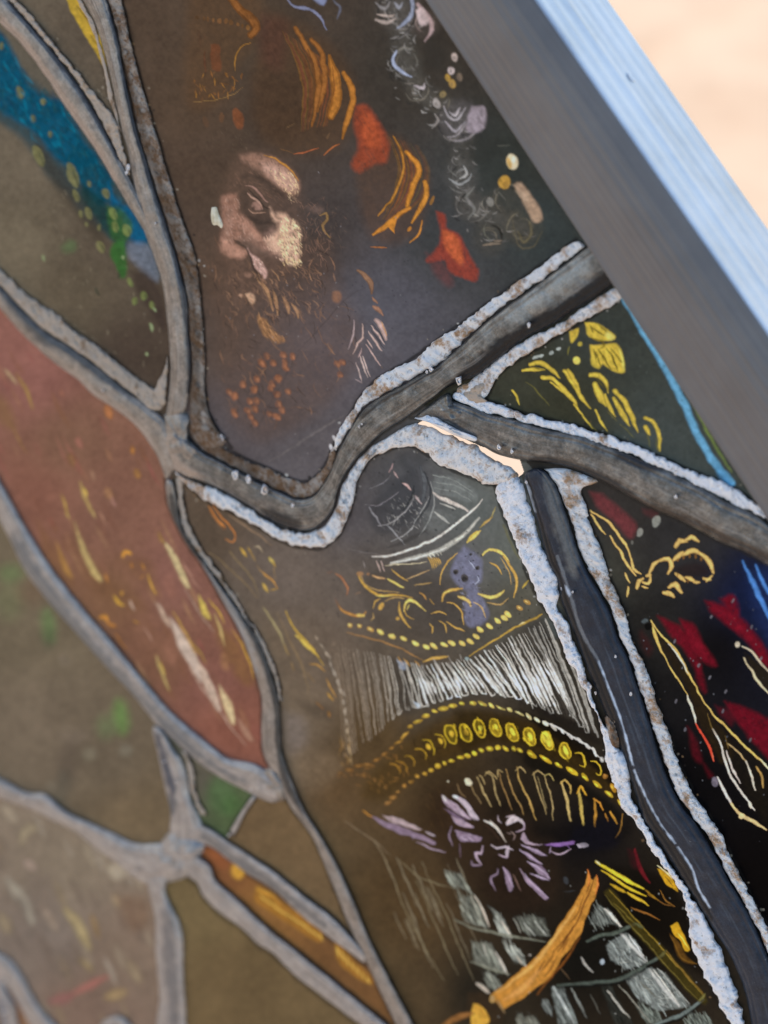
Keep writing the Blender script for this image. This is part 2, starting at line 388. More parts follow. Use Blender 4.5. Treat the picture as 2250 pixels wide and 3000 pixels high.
LABELS = {
 'trunk': 'warm grey lead with a rusty seam between the blue pane and the bearded face',
 'upper_left': 'grey lead slanting from the top left corner into the rusty lead',
 'left_upper': 'grey lead with a broad tan putty edge above the red feather pane',
 'hook': 'thick grey lead curling under the beard and up to the frame',
 'right_middle': 'grey lead between the gold leaf pane and the red and black pane',
 'right_lower': 'near black lead with thick white putty beside the armour',
 'feather_right': 'thin lead down the right side of the red feather pane',
 'feather_left': 'pale grey lead along the left side of the red feather pane',
 'left_link': 'short grey lead with a dark groove beside the small green pane',
 'thin_link': 'thinnest pale lead closing the small green pane',
 'lower_left': 'pale lumpy lead in the lower left',
 'bottom_stem': 'pale lead running straight down at the bottom',
 'bottom_right_branch': 'pale lead below the narrow orange pane',
 'middle_branch': 'pale lead above the narrow orange pane',
 'corner_branch': 'pale lead slanting through the bottom left corner',
 'corner_stub': 'bluish short lead at the very corner',
 'bottom_loop': 'rounded lead end at the bottom edge',
}
# putty lines: owner, inner edge (towards lead), outer edge (towards glass), height mm, material, extend
PUTTY = [
 ('trunk', A_R, A_PUT, 0.75, M_PUTTY_RUST, 1, 0, 'rust brown putty line along the bearded face'),
 ('upper_left', [(27,0),(90,72),(172,167),(244,267),(307,375),(353,466),(378,515)], [(59,9),(158,127),(253,244),(325,335),(352,384),(368,450),(384,512)], 0.8, M_PUTTY_TAN, 1, 0, None),
 ('trunk', [(238,0),(276,68),(308,181),(334,290),(352,375),(362,400)], [(222,0),(262,68),(297,181),(316,280),(334,330),(346,372)], 0.4, M_PUTTY_TAN, 1, 0, None),
 ('left_upper', [(0,836),(59,899),(122,962),(194,1008),(271,1062),(344,1121),(393,1157),(440,1205),(478,1200),(488,1130),(492,1060)], [(0,786),(81,863),(158,913),(208,958),(271,1003),(335,1053),(393,1098),(420,1119),(448,1135),(474,1102),(491,1040)], 0.9, M_PUTTY_TAN, 1, 0, None),
 ('hook', [(560,1284),(604,1330),(640,1346),(717,1389),(790,1425),(835,1446),(868,1460),(892,1462),(915,1455),(935,1436),(966,1383),(988,1329)], [(606,1250),(640,1290),(685,1326),(740,1352),(800,1378),(850,1400),(880,1410),(905,1408),(928,1395),(945,1372),(964,1335),(979,1306)], 0.65, M_PUTTY_RUST, 0, 0, 'rust brown putty in the bend under the beard'),
 ('hook', [(979,1340),(1010,1279),(1038,1230),(1066,1195),(1098,1168),(1130,1149),(1160,1135),(1203,1113),(1250,1086),(1294,1060),(1407,956),(1497,884),(1588,820),(1690,743),(1720,722)], [(968,1326),(988,1279),(1010,1240),(1036,1196),(1059,1157),(1095,1118),(1136,1090),(1180,1068),(1226,1039),(1260,1012),(1316,972),(1407,904),(1497,840),(1601,764),(1690,702)], 0.9, M_PUTTY_MIX, 0, 0, 'pale putty line with rust flecks above the thick lead'),
 ('hook', [(506,1378),(545,1402),(590,1416),(649,1442),(717,1481),(771,1517),(820,1546),(875,1562),(918,1558),(950,1536),(981,1496),(999,1430),(1039,1362),(1089,1308),(1130,1282),(1163,1263),(1219,1242),(1298,1267),(1402,1312),(1430,1334),(1492,1370),(1530,1394)],
          [(524,1400),(556,1428),(590,1458),(640,1485),(694,1509),(753,1543),(825,1586),(884,1604),(943,1606),(993,1566),(1020,1514),(1038,1455),(1046,1412),(1079,1352),(1120,1328),(1158,1313),(1199,1307),(1240,1324),(1280,1356),(1330,1380),(1389,1403),(1430,1421),(1475,1420)], 1.25, M_PUTTY_MIX, 0, 0, 'lumpy white putty around the pauldron below the thick lead'),
 ('hook', [(1335,1140),(1393,1106),(1452,1060),(1542,994),(1633,948),(1750,872),(1800,842)], [(1345,1180),(1415,1170),(1440,1140),(1462,1100),(1511,1060),(1588,1014),(1651,974),(1750,919),(1830,872)], 0.8, M_PUTTY_MIX, 0, 20, 'pale and orange putty line above the gold leaf pane'),
 ('right_middle', [(1322,1172),(1384,1196),(1440,1214),(1500,1227),(1590,1254),(1717,1285),(1816,1322),(1934,1371),(2042,1421),(2133,1471),(2205,1504)], [(1330,1148),(1395,1164),(1440,1176),(1500,1200),(1590,1223),(1726,1258),(1816,1289),(1929,1335),(2042,1385),(2146,1426),(2215,1474)], 0.95, M_PUTTY_WHITE, 0, 40, 'bluish white putty line below the gold leaves'),
 ('right_lower', [(1508,1380),(1538,1440),(1560,1500),(1580,1560),(1600,1625),(1631,1690),(1638,1745),(1636,1776),(1667,1835),(1699,1916),(1722,1985),(1742,2060),(1768,2120),(1815,2190),(1838,2260),(1850,2330),(1885,2405),(1935,2485),(1978,2555),(2022,2622),(2070,2700),(2115,2790),(2150,2880),(2185,3000)],
                 [(1448,1425),(1470,1500),(1496,1560),(1514,1600),(1532,1645),(1550,1699),(1577,1758),(1618,1817),(1640,1876),(1672,1948),(1699,1993),(1726,2057),(1753,2106),(1767,2165),(1776,2233),(1798,2296),(1825,2369),(1862,2414),(1893,2468),(1934,2522),(1962,2563),(1998,2620),(2015,2690),(2024,2768),(2059,2847),(2094,2917),(2137,3000)], 1.2, M_PUTTY_WHITE, 0, 1, 'thick bluish white putty line along the armour'),
 ('right_lower', [(1585,1368),(1632,1425),(1660,1496),(1682,1564),(1704,1630),(1739,1695),(1766,1740),(1793,1794),(1816,1867),(1848,1935),(1870,2007),(1902,2093),(1920,2152),(1938,2210),(1974,2305),(2015,2373),(2060,2436),(2101,2504),(2137,2572),(2185,2654),(2237,2760),(2289,2900)],
                 [(1735,1412),(1700,1432),(1717,1480),(1735,1550),(1758,1600),(1780,1668),(1812,1749),(1839,1817),(1857,1880),(1893,1953),(1916,2020),(1934,2079),(1966,2156),(1984,2228),(2015,2287),(2047,2350),(2088,2405),(2124,2468),(2156,2536),(2207,2637),(2255,2730),(2310,2890)], 1.05, M_PUTTY_MIX, 0, 1, 'speckled white putty line beside the black pane'),
 ('feather_right', [(508,1405),(522,1470),(534,1545),(570,1612),(615,1671),(683,1762),(737,1839),(773,1906),(800,1983),(818,2056)], [(528,1392),(540,1460),(552,1525),(597,1615),(651,1687),(700,1773),(754,1850),(778,1900),(812,1975),(826,2048)], 0.6, M_PUTTY_TAN, 0, 0, None),
 ('left_link', [(530,2200),(540,2222),(556,2278),(565,2341),(590,2390)], [(548,2196),(558,2222),(572,2272),(578,2335),(606,2386)], 0.7, M_PUTTY_TAN, 0, 0, None),
]

def extend(pts, start, end, L=560):
    p = [np.asarray(q, float) for q in pts]
    if start:
        d = p[0] - p[1]; p.insert(0, p[0] + d / np.linalg.norm(d) * L)
    if end:
        d = p[-1] - p[-2]; p.append(p[-1] + d / np.linalg.norm(d) * (L if end == 1 else end))
    return np.array(p)

def vnoise(x, y, cell, seed):
    r = np.random.default_rng(seed); g = r.uniform(-1, 1, (128, 128))
    u, v = x / cell + 40, y / cell + 40; i, j = np.floor(u).astype(int), np.floor(v).astype(int); fu, fv = u - i, v - j
    fu, fv = fu * fu * (3 - 2 * fu), fv * fv * (3 - 2 * fv)
    G = lambda a, b: g[a % 128, b % 128]
    return (G(j, i) * (1 - fu) + G(j, i + 1) * fu) * (1 - fv) + (G(j + 1, i) * (1 - fu) + G(j + 1, i + 1) * fu) * fv

STAINS_AND_LIGHT = []           # (target, colour linear, polygon, softness, opacity): wear of a lead or putty line, with painted shade and glints

def strip(name, L, R, height, mat, M, kind, e0, e1, parent, label, seed, tag):
    L = extend(L, e0, e1); R = extend(R, e0, e1)
    nl = resample(L, 10)[1]
    n = max(12, int(nl / (4.0 if kind == 'lead' else 3.0)))
    a, _ = resample(L, n); b, _ = resample(R, n)
    if mat is M_LEAD_COOL: a, b = a * 0.94 + b * 0.06, b * 0.94 + a * 0.06
    wob = 1.5 if kind == 'lead' else 4.6
    ce = 22 if kind == 'lead' else 8
    d = b - a; w = np.linalg.norm(d, axis=1, keepdims=True) + 1e-6; d = d / w
    r = np.random.default_rng(seed)
    a = a - d * ((smooth_noise(n, ce, r) + 0.6 * smooth_noise(n, ce / 2.6, r))[:, None] * wob)
    b = b + d * ((smooth_noise(n, ce, r) + 0.6 * smooth_noise(n, ce / 2.6, r))[:, None] * wob)
    t = np.linspace(0, 1, M)[None, :]
    X = a[:, 0:1] * (1 - t) + b[:, 0:1] * t; Y = a[:, 1:2] * (1 - t) + b[:, 1:2] * t
    c = np.abs(2 * t - 1)
    ss = np.r_[0, np.cumsum(np.linalg.norm(np.diff((a + b) / 2, axis=0), axis=1))]
    capk = np.ones(n)
    for e, dd in ((e0, ss), (e1, ss[-1] - ss)):
        if not e:
            rr = 26.0 if kind == 'lead' else 16.0
            k = np.clip(dd / rr, 0, 1); capk = np.minimum(capk, np.sqrt(np.clip(1 - (1 - k) ** 2, 0, 1)))
    wk = (0.35 + 0.65 * capk)[:, None]; mid = (X[:, :1] + X[:, -1:]) / 2, (Y[:, :1] + Y[:, -1:]) / 2
    X = mid[0] + (X - mid[0]) * wk; Y = mid[1] + (Y - mid[1]) * wk
    if kind == 'lead':
        pw = 3.2 if X.mean() < 560 else 8.0
        prof = (1 - c ** pw) ** 0.55 * (0.88 + 0.12 * (1 - c ** 2)) - 0.10 * np.exp(-((t - 0.16) / 0.035) ** 2) - 0.08 * np.exp(-((t - 0.80) / 0.04) ** 2)
        h = 0.82 * height * prof * (1 + 0.09 * vnoise(X, Y, 60, seed) + 0.03 * vnoise(X, Y, 20, seed + 1))
        h = h + 0.05 * vnoise(X, Y, 30, seed + 5)
    else:
        prof = (1 - c ** 4.5) ** 0.5
        h = height * prof * (0.85 + 0.24 * vnoise(X, Y, 20, seed) + 0.18 * vnoise(X, Y, 9, seed + 1) + 0.10 * vnoise(X, Y, 4.2, seed + 2))
    h = h * (0.15 + 0.85 * capk[:, None]) - 0.12
    base = np.where((c < 0.999), h, -0.25) + 0 * X
    co = loc(X.ravel(), Y.ravel(), base.ravel() / 1000.0)
    i = np.arange(n - 1)[:, None] * M + np.arange(M - 1)[None, :]
    f = np.stack([i, i + 1, i + 1 + M, i + M], -1).reshape(-1, 4)
    if np.cross(co[f[0, 1]] - co[f[0, 0]], co[f[0, 3]] - co[f[0, 0]])[2] < 0: f = f[:, ::-1]
    s = np.r_[0, np.cumsum(np.linalg.norm(np.diff((a + b) / 2, axis=0), axis=1))] / 18.0
    uv = np.stack([np.repeat(s, M), np.tile(t[0] * np.mean(w) / 18.0, n)], 1)
    col = np.zeros((n * M, 4)); col[:, :3] = 0.5
    xf, yf = X.ravel(), Y.ravel()
    for tg, cc, poly, soft, op in STAINS_AND_LIGHT:
        if tg != tag: continue
        p = spline(np.vstack([poly, poly[:1]]), 14.0); ins = inside(xf, yf, p)
        dist = np.full(xf.shape, 1e9)
        q = np.roll(p, -1, 0)
        for (ax, ay), (bx, by) in zip(p, q):
            dx, dy = bx - ax, by - ay
            tt = np.clip(((xf - ax) * dx + (yf - ay) * dy) / (dx * dx + dy * dy + 1e-9), 0, 1)
            dist = np.minimum(dist, np.hypot(xf - ax - tt * dx, yf - ay - tt * dy))
        dist = np.where(ins, dist, -dist) + soft * 0.8 * vnoise(xf, yf, 14, 77)
        al = np.clip(dist / (2 * soft) + 0.5, 0, 1) * op
        al = al * al * (3 - 2 * al) if op == 1 else al
        na = col[:, 3] + al * (1 - col[:, 3])
        k = np.where(na > 1e-6, al / np.maximum(na, 1e-6), 0)[:, None]
        col[:, :3] = col[:, :3] * (1 - k) + np.asarray(cc) * k; col[:, 3] = na
    if kind == 'lead':                               # drawn scratches and burnished lines along the lead
        T = np.repeat(t, n, 0); pale = np.array((0.42, 0.41, 0.40)) if mat is not M_LEAD_DARK else np.array((0.10, 0.13, 0.17))
        for j in range(9):
            t0 = r.uniform(0.08, 0.92) + 0.035 * smooth_noise(n, 60, r)[:, None]
            m = np.exp(-((T - t0) / r.uniform(0.014, 0.035)) ** 2) * np.clip(1.6 * smooth_noise(n, r.uniform(14, 45), r)[:, None] + 0.1, 0, 1)
            m = (m * r.uniform(0.2, 0.48)).ravel(); cc = pale if j % 2 else np.array((0.02, 0.02, 0.022))
            na = col[:, 3] + m * (1 - col[:, 3]); k = np.where(na > 1e-6, m / np.maximum(na, 1e-6), 0)[:, None]
            col[:, :3] = col[:, :3] * (1 - k) + cc * k; col[:, 3] = na
    return mesh_obj(name, co, f, mat, parent, True, uv, col, "paint", label)

S = STAINS_AND_LIGHT.append
DK = (0.012, 0.013, 0.016)
for tgp, cc, poly, so, op in (('putty0', (0.085,0.05,0.026), [(316,0),(398,362),(443,511),(511,723),(552,880),(562,1066),(556,1150),(545,1215),(640,1290),(620,1220),(585,1130),(588,1020),(575,890),(560,790),(535,690),(500,590),(462,480),(422,350),(380,200),(345,60)], 6, 0.55),
        ('putty0', (0.02,0.018,0.016), [(350,-20),(384,130),(411,232),(448,360),(484,482),(520,604),(552,694),(574,757),(585,837),(594,927),(601,1028),(601,1140),(612,1213),(640,1270),(646,1262),(620,1205),(610,1134),(610,1021),(602,915),(592,820),(580,740),(558,682),(526,592),(490,470),(454,350),(417,222),(390,118),(362,-20)], 3, 0.9),
        ('putty4', (0.10,0.05,0.022), [(560,1284),(606,1250),(640,1290),(685,1326),(740,1352),(760,1365),(740,1400),(690,1372),(630,1340)], 8, 0.6)):
    S((tgp, cc, poly, so, op))
# dark reflection painted as a band on the climbing lead, then worn and shaded places
S(('hook', DK, [(1290,1160),(1316,1118),(1380,1060),(1450,1000),(1530,952),(1600,905),(1660,872),(1730,820),(1790,790),(1830,830),(1750,872),(1633,948),(1542,994),(1452,1060),(1393,1106)], 7, 0.95))
S(('hook', (0.34, 0.36, 0.36), [(1480,930),(1560,862),(1640,805),(1690,775),(1725,790),(1660,850),(1580,900),(1510,940)], 14, 0.7))
S(('hook', (0.02, 0.022, 0.026), [(765,1490),(800,1488),(850,1512),(878,1535),(868,1552),(820,1540),(780,1518)], 7, 0.9))
S(('hook', (0.02, 0.022, 0.026), [(1135,1143),(1200,1118),(1280,1070),(1290,1080),(1210,1132),(1140,1168),(1060,1230),(1050,1222)], 5, 0.8))
S(('hook', (0.42, 0.36, 0.32), [(480,1280),(510,1240),(530,1232),(528,1280),(520,1330),(545,1365),(600,1400),(590,1408),(520,1385),(488,1340)], 8, 0.75))
S(('hook', (0.02, 0.02, 0.022), [(540,1228),(552,1262),(565,1292),(552,1300),(530,1268),(528,1235)], 4, 0.8))
S(('trunk', (0.02, 0.025, 0.035), [(316,-20),(344,100),(362,190),(398,362),(443,511),(479,624),(511,723),(540,820),(556,980),(562,1066),(556,1150),(546,1152),(550,1066),(540,960),(520,830),(498,724),(464,624),(428,511),(384,362),(350,190),(332,100),(306,-20)], 3, 0.85))  # crevice shade between lead and putty painted as a dark edge
S(('upper_left', (0.02, 0.025, 0.035), [(27,0),(90,72),(172,167),(244,267),(307,375),(353,466),(345,470),(297,385),(232,275),(160,176),(78,80),(18,8)], 3, 0.85))  # painted crevice shade along the putty side
S(('upper_left', (0.44, 0.36, 0.31), [(0,68),(54,122),(127,217),(203,330),(271,430),(335,533),(345,520),(290,425),(222,320),(145,208),(70,108),(10,48)], 6, 0.8))
S(('left_upper', (0.06, 0.065, 0.07), [(0,836),(59,899),(122,962),(194,1008),(271,1062),(344,1121),(385,1155),(370,1160),(320,1128),(250,1080),(180,1035),(110,995),(45,930),(0,870)], 8, 0.8))
S(('left_upper', (0.46, 0.40, 0.36), [(140,1050),(226,1100),(290,1150),(360,1200),(420,1255),(455,1310),(445,1318),(400,1268),(330,1210),(260,1160),(200,1112),(150,1072)], 6, 0.6))
S(('right_middle', (0.025, 0.025, 0.027), [(1545,1340),(1600,1335),(1660,1350),(1760,1385),(1830,1425),(1860,1450),(1780,1430),(1660,1375),(1560,1360)], 6, 0.85))
S(('right_middle', (0.03, 0.028, 0.03), [(1800,1318),(1850,1338),(1900,1358),(1950,1372),(1930,1382),(1870,1372),(1815,1345)], 5, 0.8))
S(('right_middle', (0.05, 0.038, 0.03), [(1840,1450),(1930,1480),(2040,1520),(2140,1570),(2250,1620),(2250,1645),(2130,1590),(2010,1535),(1900,1490)], 7, 0.8))
S(('right_lower', (0.17, 0.17, 0.16), [(1590,1385),(1625,1430),(1650,1500),(1672,1570),(1690,1640),(1680,1690),(1655,1640),(1630,1560),(1605,1480)], 10, 0.75))
S(('right_lower', (0.004, 0.0045, 0.005), [(1531,1400),(1556,1470),(1579,1555),(1606,1650),(1631,1699),(1640,1745),(1648,1776),(1672,1835),(1702,1916),(1733,1990),(1772,2090),(1815,2190),(1838,2260),(1866,2345),(1893,2412),(1945,2490),(1988,2560),(2030,2625),(2085,2715),(2075,2650),(2029,2556),(1979,2480),(1928,2410),(1880,2322),(1849,2248),(1820,2136),(1790,2045),(1748,1938),(1698,1852),(1667,1752),(1626,1630),(1600,1560),(1570,1470),(1550,1400)], 4, 0.85))  # shade of the recess beside the putty painted nearly black
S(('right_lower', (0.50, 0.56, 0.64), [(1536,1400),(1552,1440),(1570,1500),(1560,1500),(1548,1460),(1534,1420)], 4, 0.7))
for pts in ([(1631,1627),(1672,1749),(1703,1849),(1753,1935)],):
    S(('right_lower', (0.20, 0.22, 0.24), [(x - 4, y) for x, y in pts] + [(x + 5, y) for x, y in reversed(pts)], 2, 0.7))  # dim upper end of the painted highlight line
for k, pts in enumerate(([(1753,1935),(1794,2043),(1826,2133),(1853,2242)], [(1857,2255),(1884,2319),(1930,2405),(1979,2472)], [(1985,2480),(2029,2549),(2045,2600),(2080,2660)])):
    S(('right_lower', (0.62, 0.72, 0.85), [(x - 2.2, y) for x, y in pts] + [(x + 3.0, y) for x, y in reversed(pts)], 2.5, 0.95))  # blue highlight painted along the raised edge of the lead
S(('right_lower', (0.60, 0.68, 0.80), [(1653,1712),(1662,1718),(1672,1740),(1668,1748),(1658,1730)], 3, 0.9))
S(('feather_right', (0.015, 0.02, 0.024), [(500,1430),(520,1490),(532,1545),(568,1612),(613,1671),(681,1762),(735,1839),(771,1906),(798,1983),(816,2056),(821,2123),(828,2205),(850,2290),(890,2380),(875,2375),(832,2300),(808,2205),(804,2123),(798,2056),(780,1990),(752,1910),(718,1845),(664,1768),(598,1680),(552,1618),(514,1550),(494,1480)], 4, 0.8))  # crevice shade painted down the right edge
S(('feather_right', (0.36, 0.38, 0.40), [(575,1640),(620,1710),(680,1815),(722,1910),(740,1990),(755,1980),(735,1890),(690,1790),(630,1700),(585,1640)], 7, 0.6))
S(('feather_left', (0.14, 0.16, 0.18), [(40,1560),(110,1660),(190,1770),(280,1880),(360,1970),(430,2050),(520,2140),(620,2230),(720,2290),(700,2292),(610,2245),(505,2158),(415,2068),(340,1990),(255,1900),(165,1800),(90,1690),(30,1590)], 7, 0.85))
S(('left_link', (0.04, 0.06, 0.10), [(452,2140),(475,2170),(500,2260),(516,2300),(512,2330),(490,2300),(478,2250),(462,2190)], 5, 0.9))
S(('left_link', (0.06, 0.08, 0.11), [(490,2330),(512,2330),(516,2380),(500,2382)], 5, 0.8))
S(('bottom_stem', (0.16, 0.165, 0.175), [(475,2660),(500,2700),(512,2800),(518,2950),(520,3040),(498,3040),(488,2900),(478,2780)], 9, 0.8))
S(('corner_stub', (0.07, 0.12, 0.20), [(-5,2930),(10,2940),(15,3000),(5,3010)], 8, 0.8))
S(('middle_branch', (0.12, 0.13, 0.14), [(600,2440),(680,2495),(760,2550),(850,2620),(960,2710),(955,2722),(840,2640),(745,2570),(665,2512),(590,2458)], 5, 0.7))
# ------------------------------------------------------------------ leads and putty
lead_obj = {}
for k, (name, (L, R, H, mt, e0, e1)) in enumerate(LEADS.items()):
    lead_obj[name] = strip("lead_came", L, R, H, mt, 42, 'lead', e0, e1, root, LABELS[name], 100 + 17 * k, name)
for k, (own, I, O, H, mt, e0, e1, lb) in enumerate(PUTTY):
    strip("putty_line", I, O, H, mt, 13, 'putty', e0, e1, lead_obj[own], lb, 900 + 13 * k, 'putty%d' % k)

# ------------------------------------------------------------------ solder joints, flecks of dried putty, blobs
def dome(name, poly, height, mat, parent, label=None, seed=5, kind=None, rough=0.2):
    p = spline(np.vstack([poly, poly[:1]]), 7.0)[:-1]; c = p.mean(0); k = len(p); rings = 7
    X = [np.array([c[0]])]; Y = [np.array([c[1]])]; H = [np.array([1.0])]
    for r in np.linspace(0, 1, rings + 1)[1:]:
        X.append(c[0] + (p[:, 0] - c[0]) * r); Y.append(c[1] + (p[:, 1] - c[1]) * r); H.append(np.full(k, (1 - r ** 3.0) ** 0.6))
    X, Y, H = np.concatenate(X), np.concatenate(Y), np.concatenate(H)
    h = height * H * (1 + rough * vnoise(X, Y, 16, seed) + rough * 0.7 * vnoise(X, Y, 7, seed + 1)) - 0.1
    co = loc(X, Y, h / 1000.0); f = [(0, 1 + i, 1 + (i + 1) % k) for i in range(k)]
    for r in range(rings - 1):
        o = 1 + r * k; f += [(o + i, o + k + i, o + k + (i + 1) % k, o + (i + 1) % k) for i in range(k)]
    a, b, d = co[f[0][0]], co[f[0][1]], co[f[0][2]]
    if np.cross(b - a, d - a)[2] < 0: f = [q[::-1] for q in f]
    col = np.zeros((len(co), 4))
    o = mesh_obj(name, co, f, mat, parent, True, np.stack([X, Y], 1) / 18.0, col, "paint", label)
    if kind: o["kind"] = kind
    return o
dome("solder_joint", [(478,1215),(520,1200),(556,1215),(552,1250),(560,1300),(600,1345),(560,1372),(500,1352),(476,1300)], 1.55, M_LEAD_WARM, root, "smeared solder joint where the rusty lead meets the curling lead")
dome("solder_joint", [(455,2490),(492,2440),(520,2430),(570,2450),(600,2480),(575,2530),(545,2570),(490,2585),(462,2570),(445,2530)], 1.5, M_LEAD_COOL, root, "lumpy pale solder joint where five leads meet", 21, None, 0.3)
dome("solder_joint", [(765,2255),(800,2250),(828,2290),(836,2340),(806,2345),(768,2310)], 1.3, M_LEAD_WARM, root, "flat solder joint at the lower tip of the red feather pane", 31)
dome("solder_joint", [(1250,1190),(1310,1150),(1330,1175),(1370,1215),(1320,1245),(1265,1215)], 1.75, M_LEAD_GREY, root, "dark solder joint beside the bright crack", 41)
dome("rust_lump", [(1770,2100),(1795,2085),(1815,2130),(1818,2180),(1800,2200),(1782,2160)], 1.5, M_PUTTY_RUST, lead_obj['right_lower'], "brown rust lump on the putty", 51, None, 0.35)
dome("rust_lump", [(552,1205),(600,1190),(625,1240),(660,1290),(640,1325),(600,1318),(565,1290),(552,1250)], 0.8, M_PUTTY_RUST, lead_obj['trunk'], "reddish brown rust in the corner of the lead", 61, None, 0.35)
dome("putty_lump", [(1790,2195),(1825,2200),(1842,2240),(1845,2290),(1815,2300),(1795,2260)], 1.6, M_PUTTY_WHITE, lead_obj['right_lower'], "white lump of putty", 71)
dome("putty_lump", [(1340,1160),(1380,1130),(1425,1118),(1415,1160),(1430,1180),(1380,1185)], 1.0, M_PUTTY_TAN, lead_obj['hook'], "tan putty filling the corner below the thick lead", 81)
dome("putty_lump", [(1212,1225),(1245,1210),(1270,1215),(1310,1240),(1360,1265),(1408,1285),(1404,1296),(1350,1282),(1290,1255),(1240,1230)], 1.9, M_PUTTY_WHITE, lead_obj['right_middle'], "thin white rim of putty above the bright crack", 91)
dome("putty_lump", [(1590,1372),(1660,1372),(1750,1405),(1740,1418),(1706,1432),(1700,1470),(1660,1450),(1632,1410)], 1.0, M_PUTTY_MIX, lead_obj['right_middle'], "rusty putty filling the corner above the black pane", 95)
_rf = np.random.default_rng(4)
FLECKS = [(622,542,11,36,-20,1.4)] + [(x, y, r, r * 1.4, 0, h) for x, y, r, h in ((1345,1114,9,2.1),(1052,1250,4,2.0),(1060,1243,3,2.0),(1462,1310,6,2.0),(1500,1322,5,2.0),(1435,1200,4,1.9),(690,1392,10,2.0),(727,1404,8,2.0),(776,1436,12,2.2),(857,1480,5,2.1),(1550,952,6,2.1),(1263,1082,7,2.1),(1251,1090,4,2.1),(1980,1385,5,1.8),(1980,1455,5,1.9),(1803,1924,4,2.1),(1848,2033,4,2.1),(375,490,7,1.6),(371,505,5,1.6),(648,1278,5,0.7),(652,1286,4,0.7),(1730,2012,5,1.4),(1745,2030,4,1.4))]
for _ in range(14):
    _k = list(LEADS)[int(_rf.integers(0, len(LEADS)))]; _L, _R = LEADS[_k][0], LEADS[_k][1]; _i = int(_rf.integers(0, min(len(_L), len(_R)))); _t = _rf.uniform(0.25, 0.75)
    FLECKS.append((_L[_i][0] * (1 - _t) + _R[_i][0] * _t + _rf.normal(0, 8), _L[_i][1] * (1 - _t) + _R[_i][1] * _t + _rf.normal(0, 8), _rf.uniform(2, 4.5), _rf.uniform(2.5, 5), 0, LEADS[_k][2] + 0.1))
for _ in range(18):
    _t = _rf.uniform(0, 1); _w = _rf.uniform(0, 1) ** 1.5
    FLECKS.append((1538 + 110 * _t + 34 * _w, 1410 + 330 * _t - 10 * _w + _rf.normal(0, 6), _rf.uniform(3, 8), _rf.uniform(4, 13), 0, 1.12))
def flecks():
    co, f = [], []
    for x, y, rx, ry, ang, h in FLECKS[1:]:
        n = 7; t = np.linspace(0, 2 * math.pi, n, endpoint=False); k = 1 + _rf.uniform(-0.3, 0.3, n)
        o = len(co); co += list(loc(x + rx * np.cos(t) * k, y + ry * np.sin(t) * k, np.full(n, (h - 0.5) / 1000))) + list(loc(x + 0.6 * rx * np.cos(t) * k, y + 0.6 * ry * np.sin(t) * k, np.full(n, (h + 0.02) / 1000)))
        f += [(o + i, o + n + i, o + n + (i + 1) % n, o + (i + 1) % n) for i in range(n)] + [tuple(o + n + i for i in range(n))]
    ob = mesh_obj("dried_flecks", np.array(co), f, M_PUTTY_WHITE, root, True, None, np.zeros((len(co), 4)), "paint", "small white flecks of dried putty on the leads"); ob["kind"] = "stuff"
    ob.data.shade_smooth()
flecks()
dome("paint_chip", [(618,604),(634,603),(641,622),(648,640),(655,660),(650,672),(638,662),(622,660),(616,630)], 0.35, M_CHIP, root, "cream chip beside the bearded man's nose", 99, None, 0.1)

# ------------------------------------------------------------------ panes: the glass between the leads
# finer where the photograph is in focus
xs = np.r_[np.arange(-430, -44, 14.0), np.arange(-44, 560, 3.6), np.arange(560, 2270, 2.3), np.arange(2270, 2700, 14.0)]
ys = np.r_[np.arange(-430, -44, 14.0), np.arange(-44, 420, 3.2), np.arange(420, 3020, 2.3), np.arange(3020, 3440, 14.0)]
cv = Canvas(xs, ys)

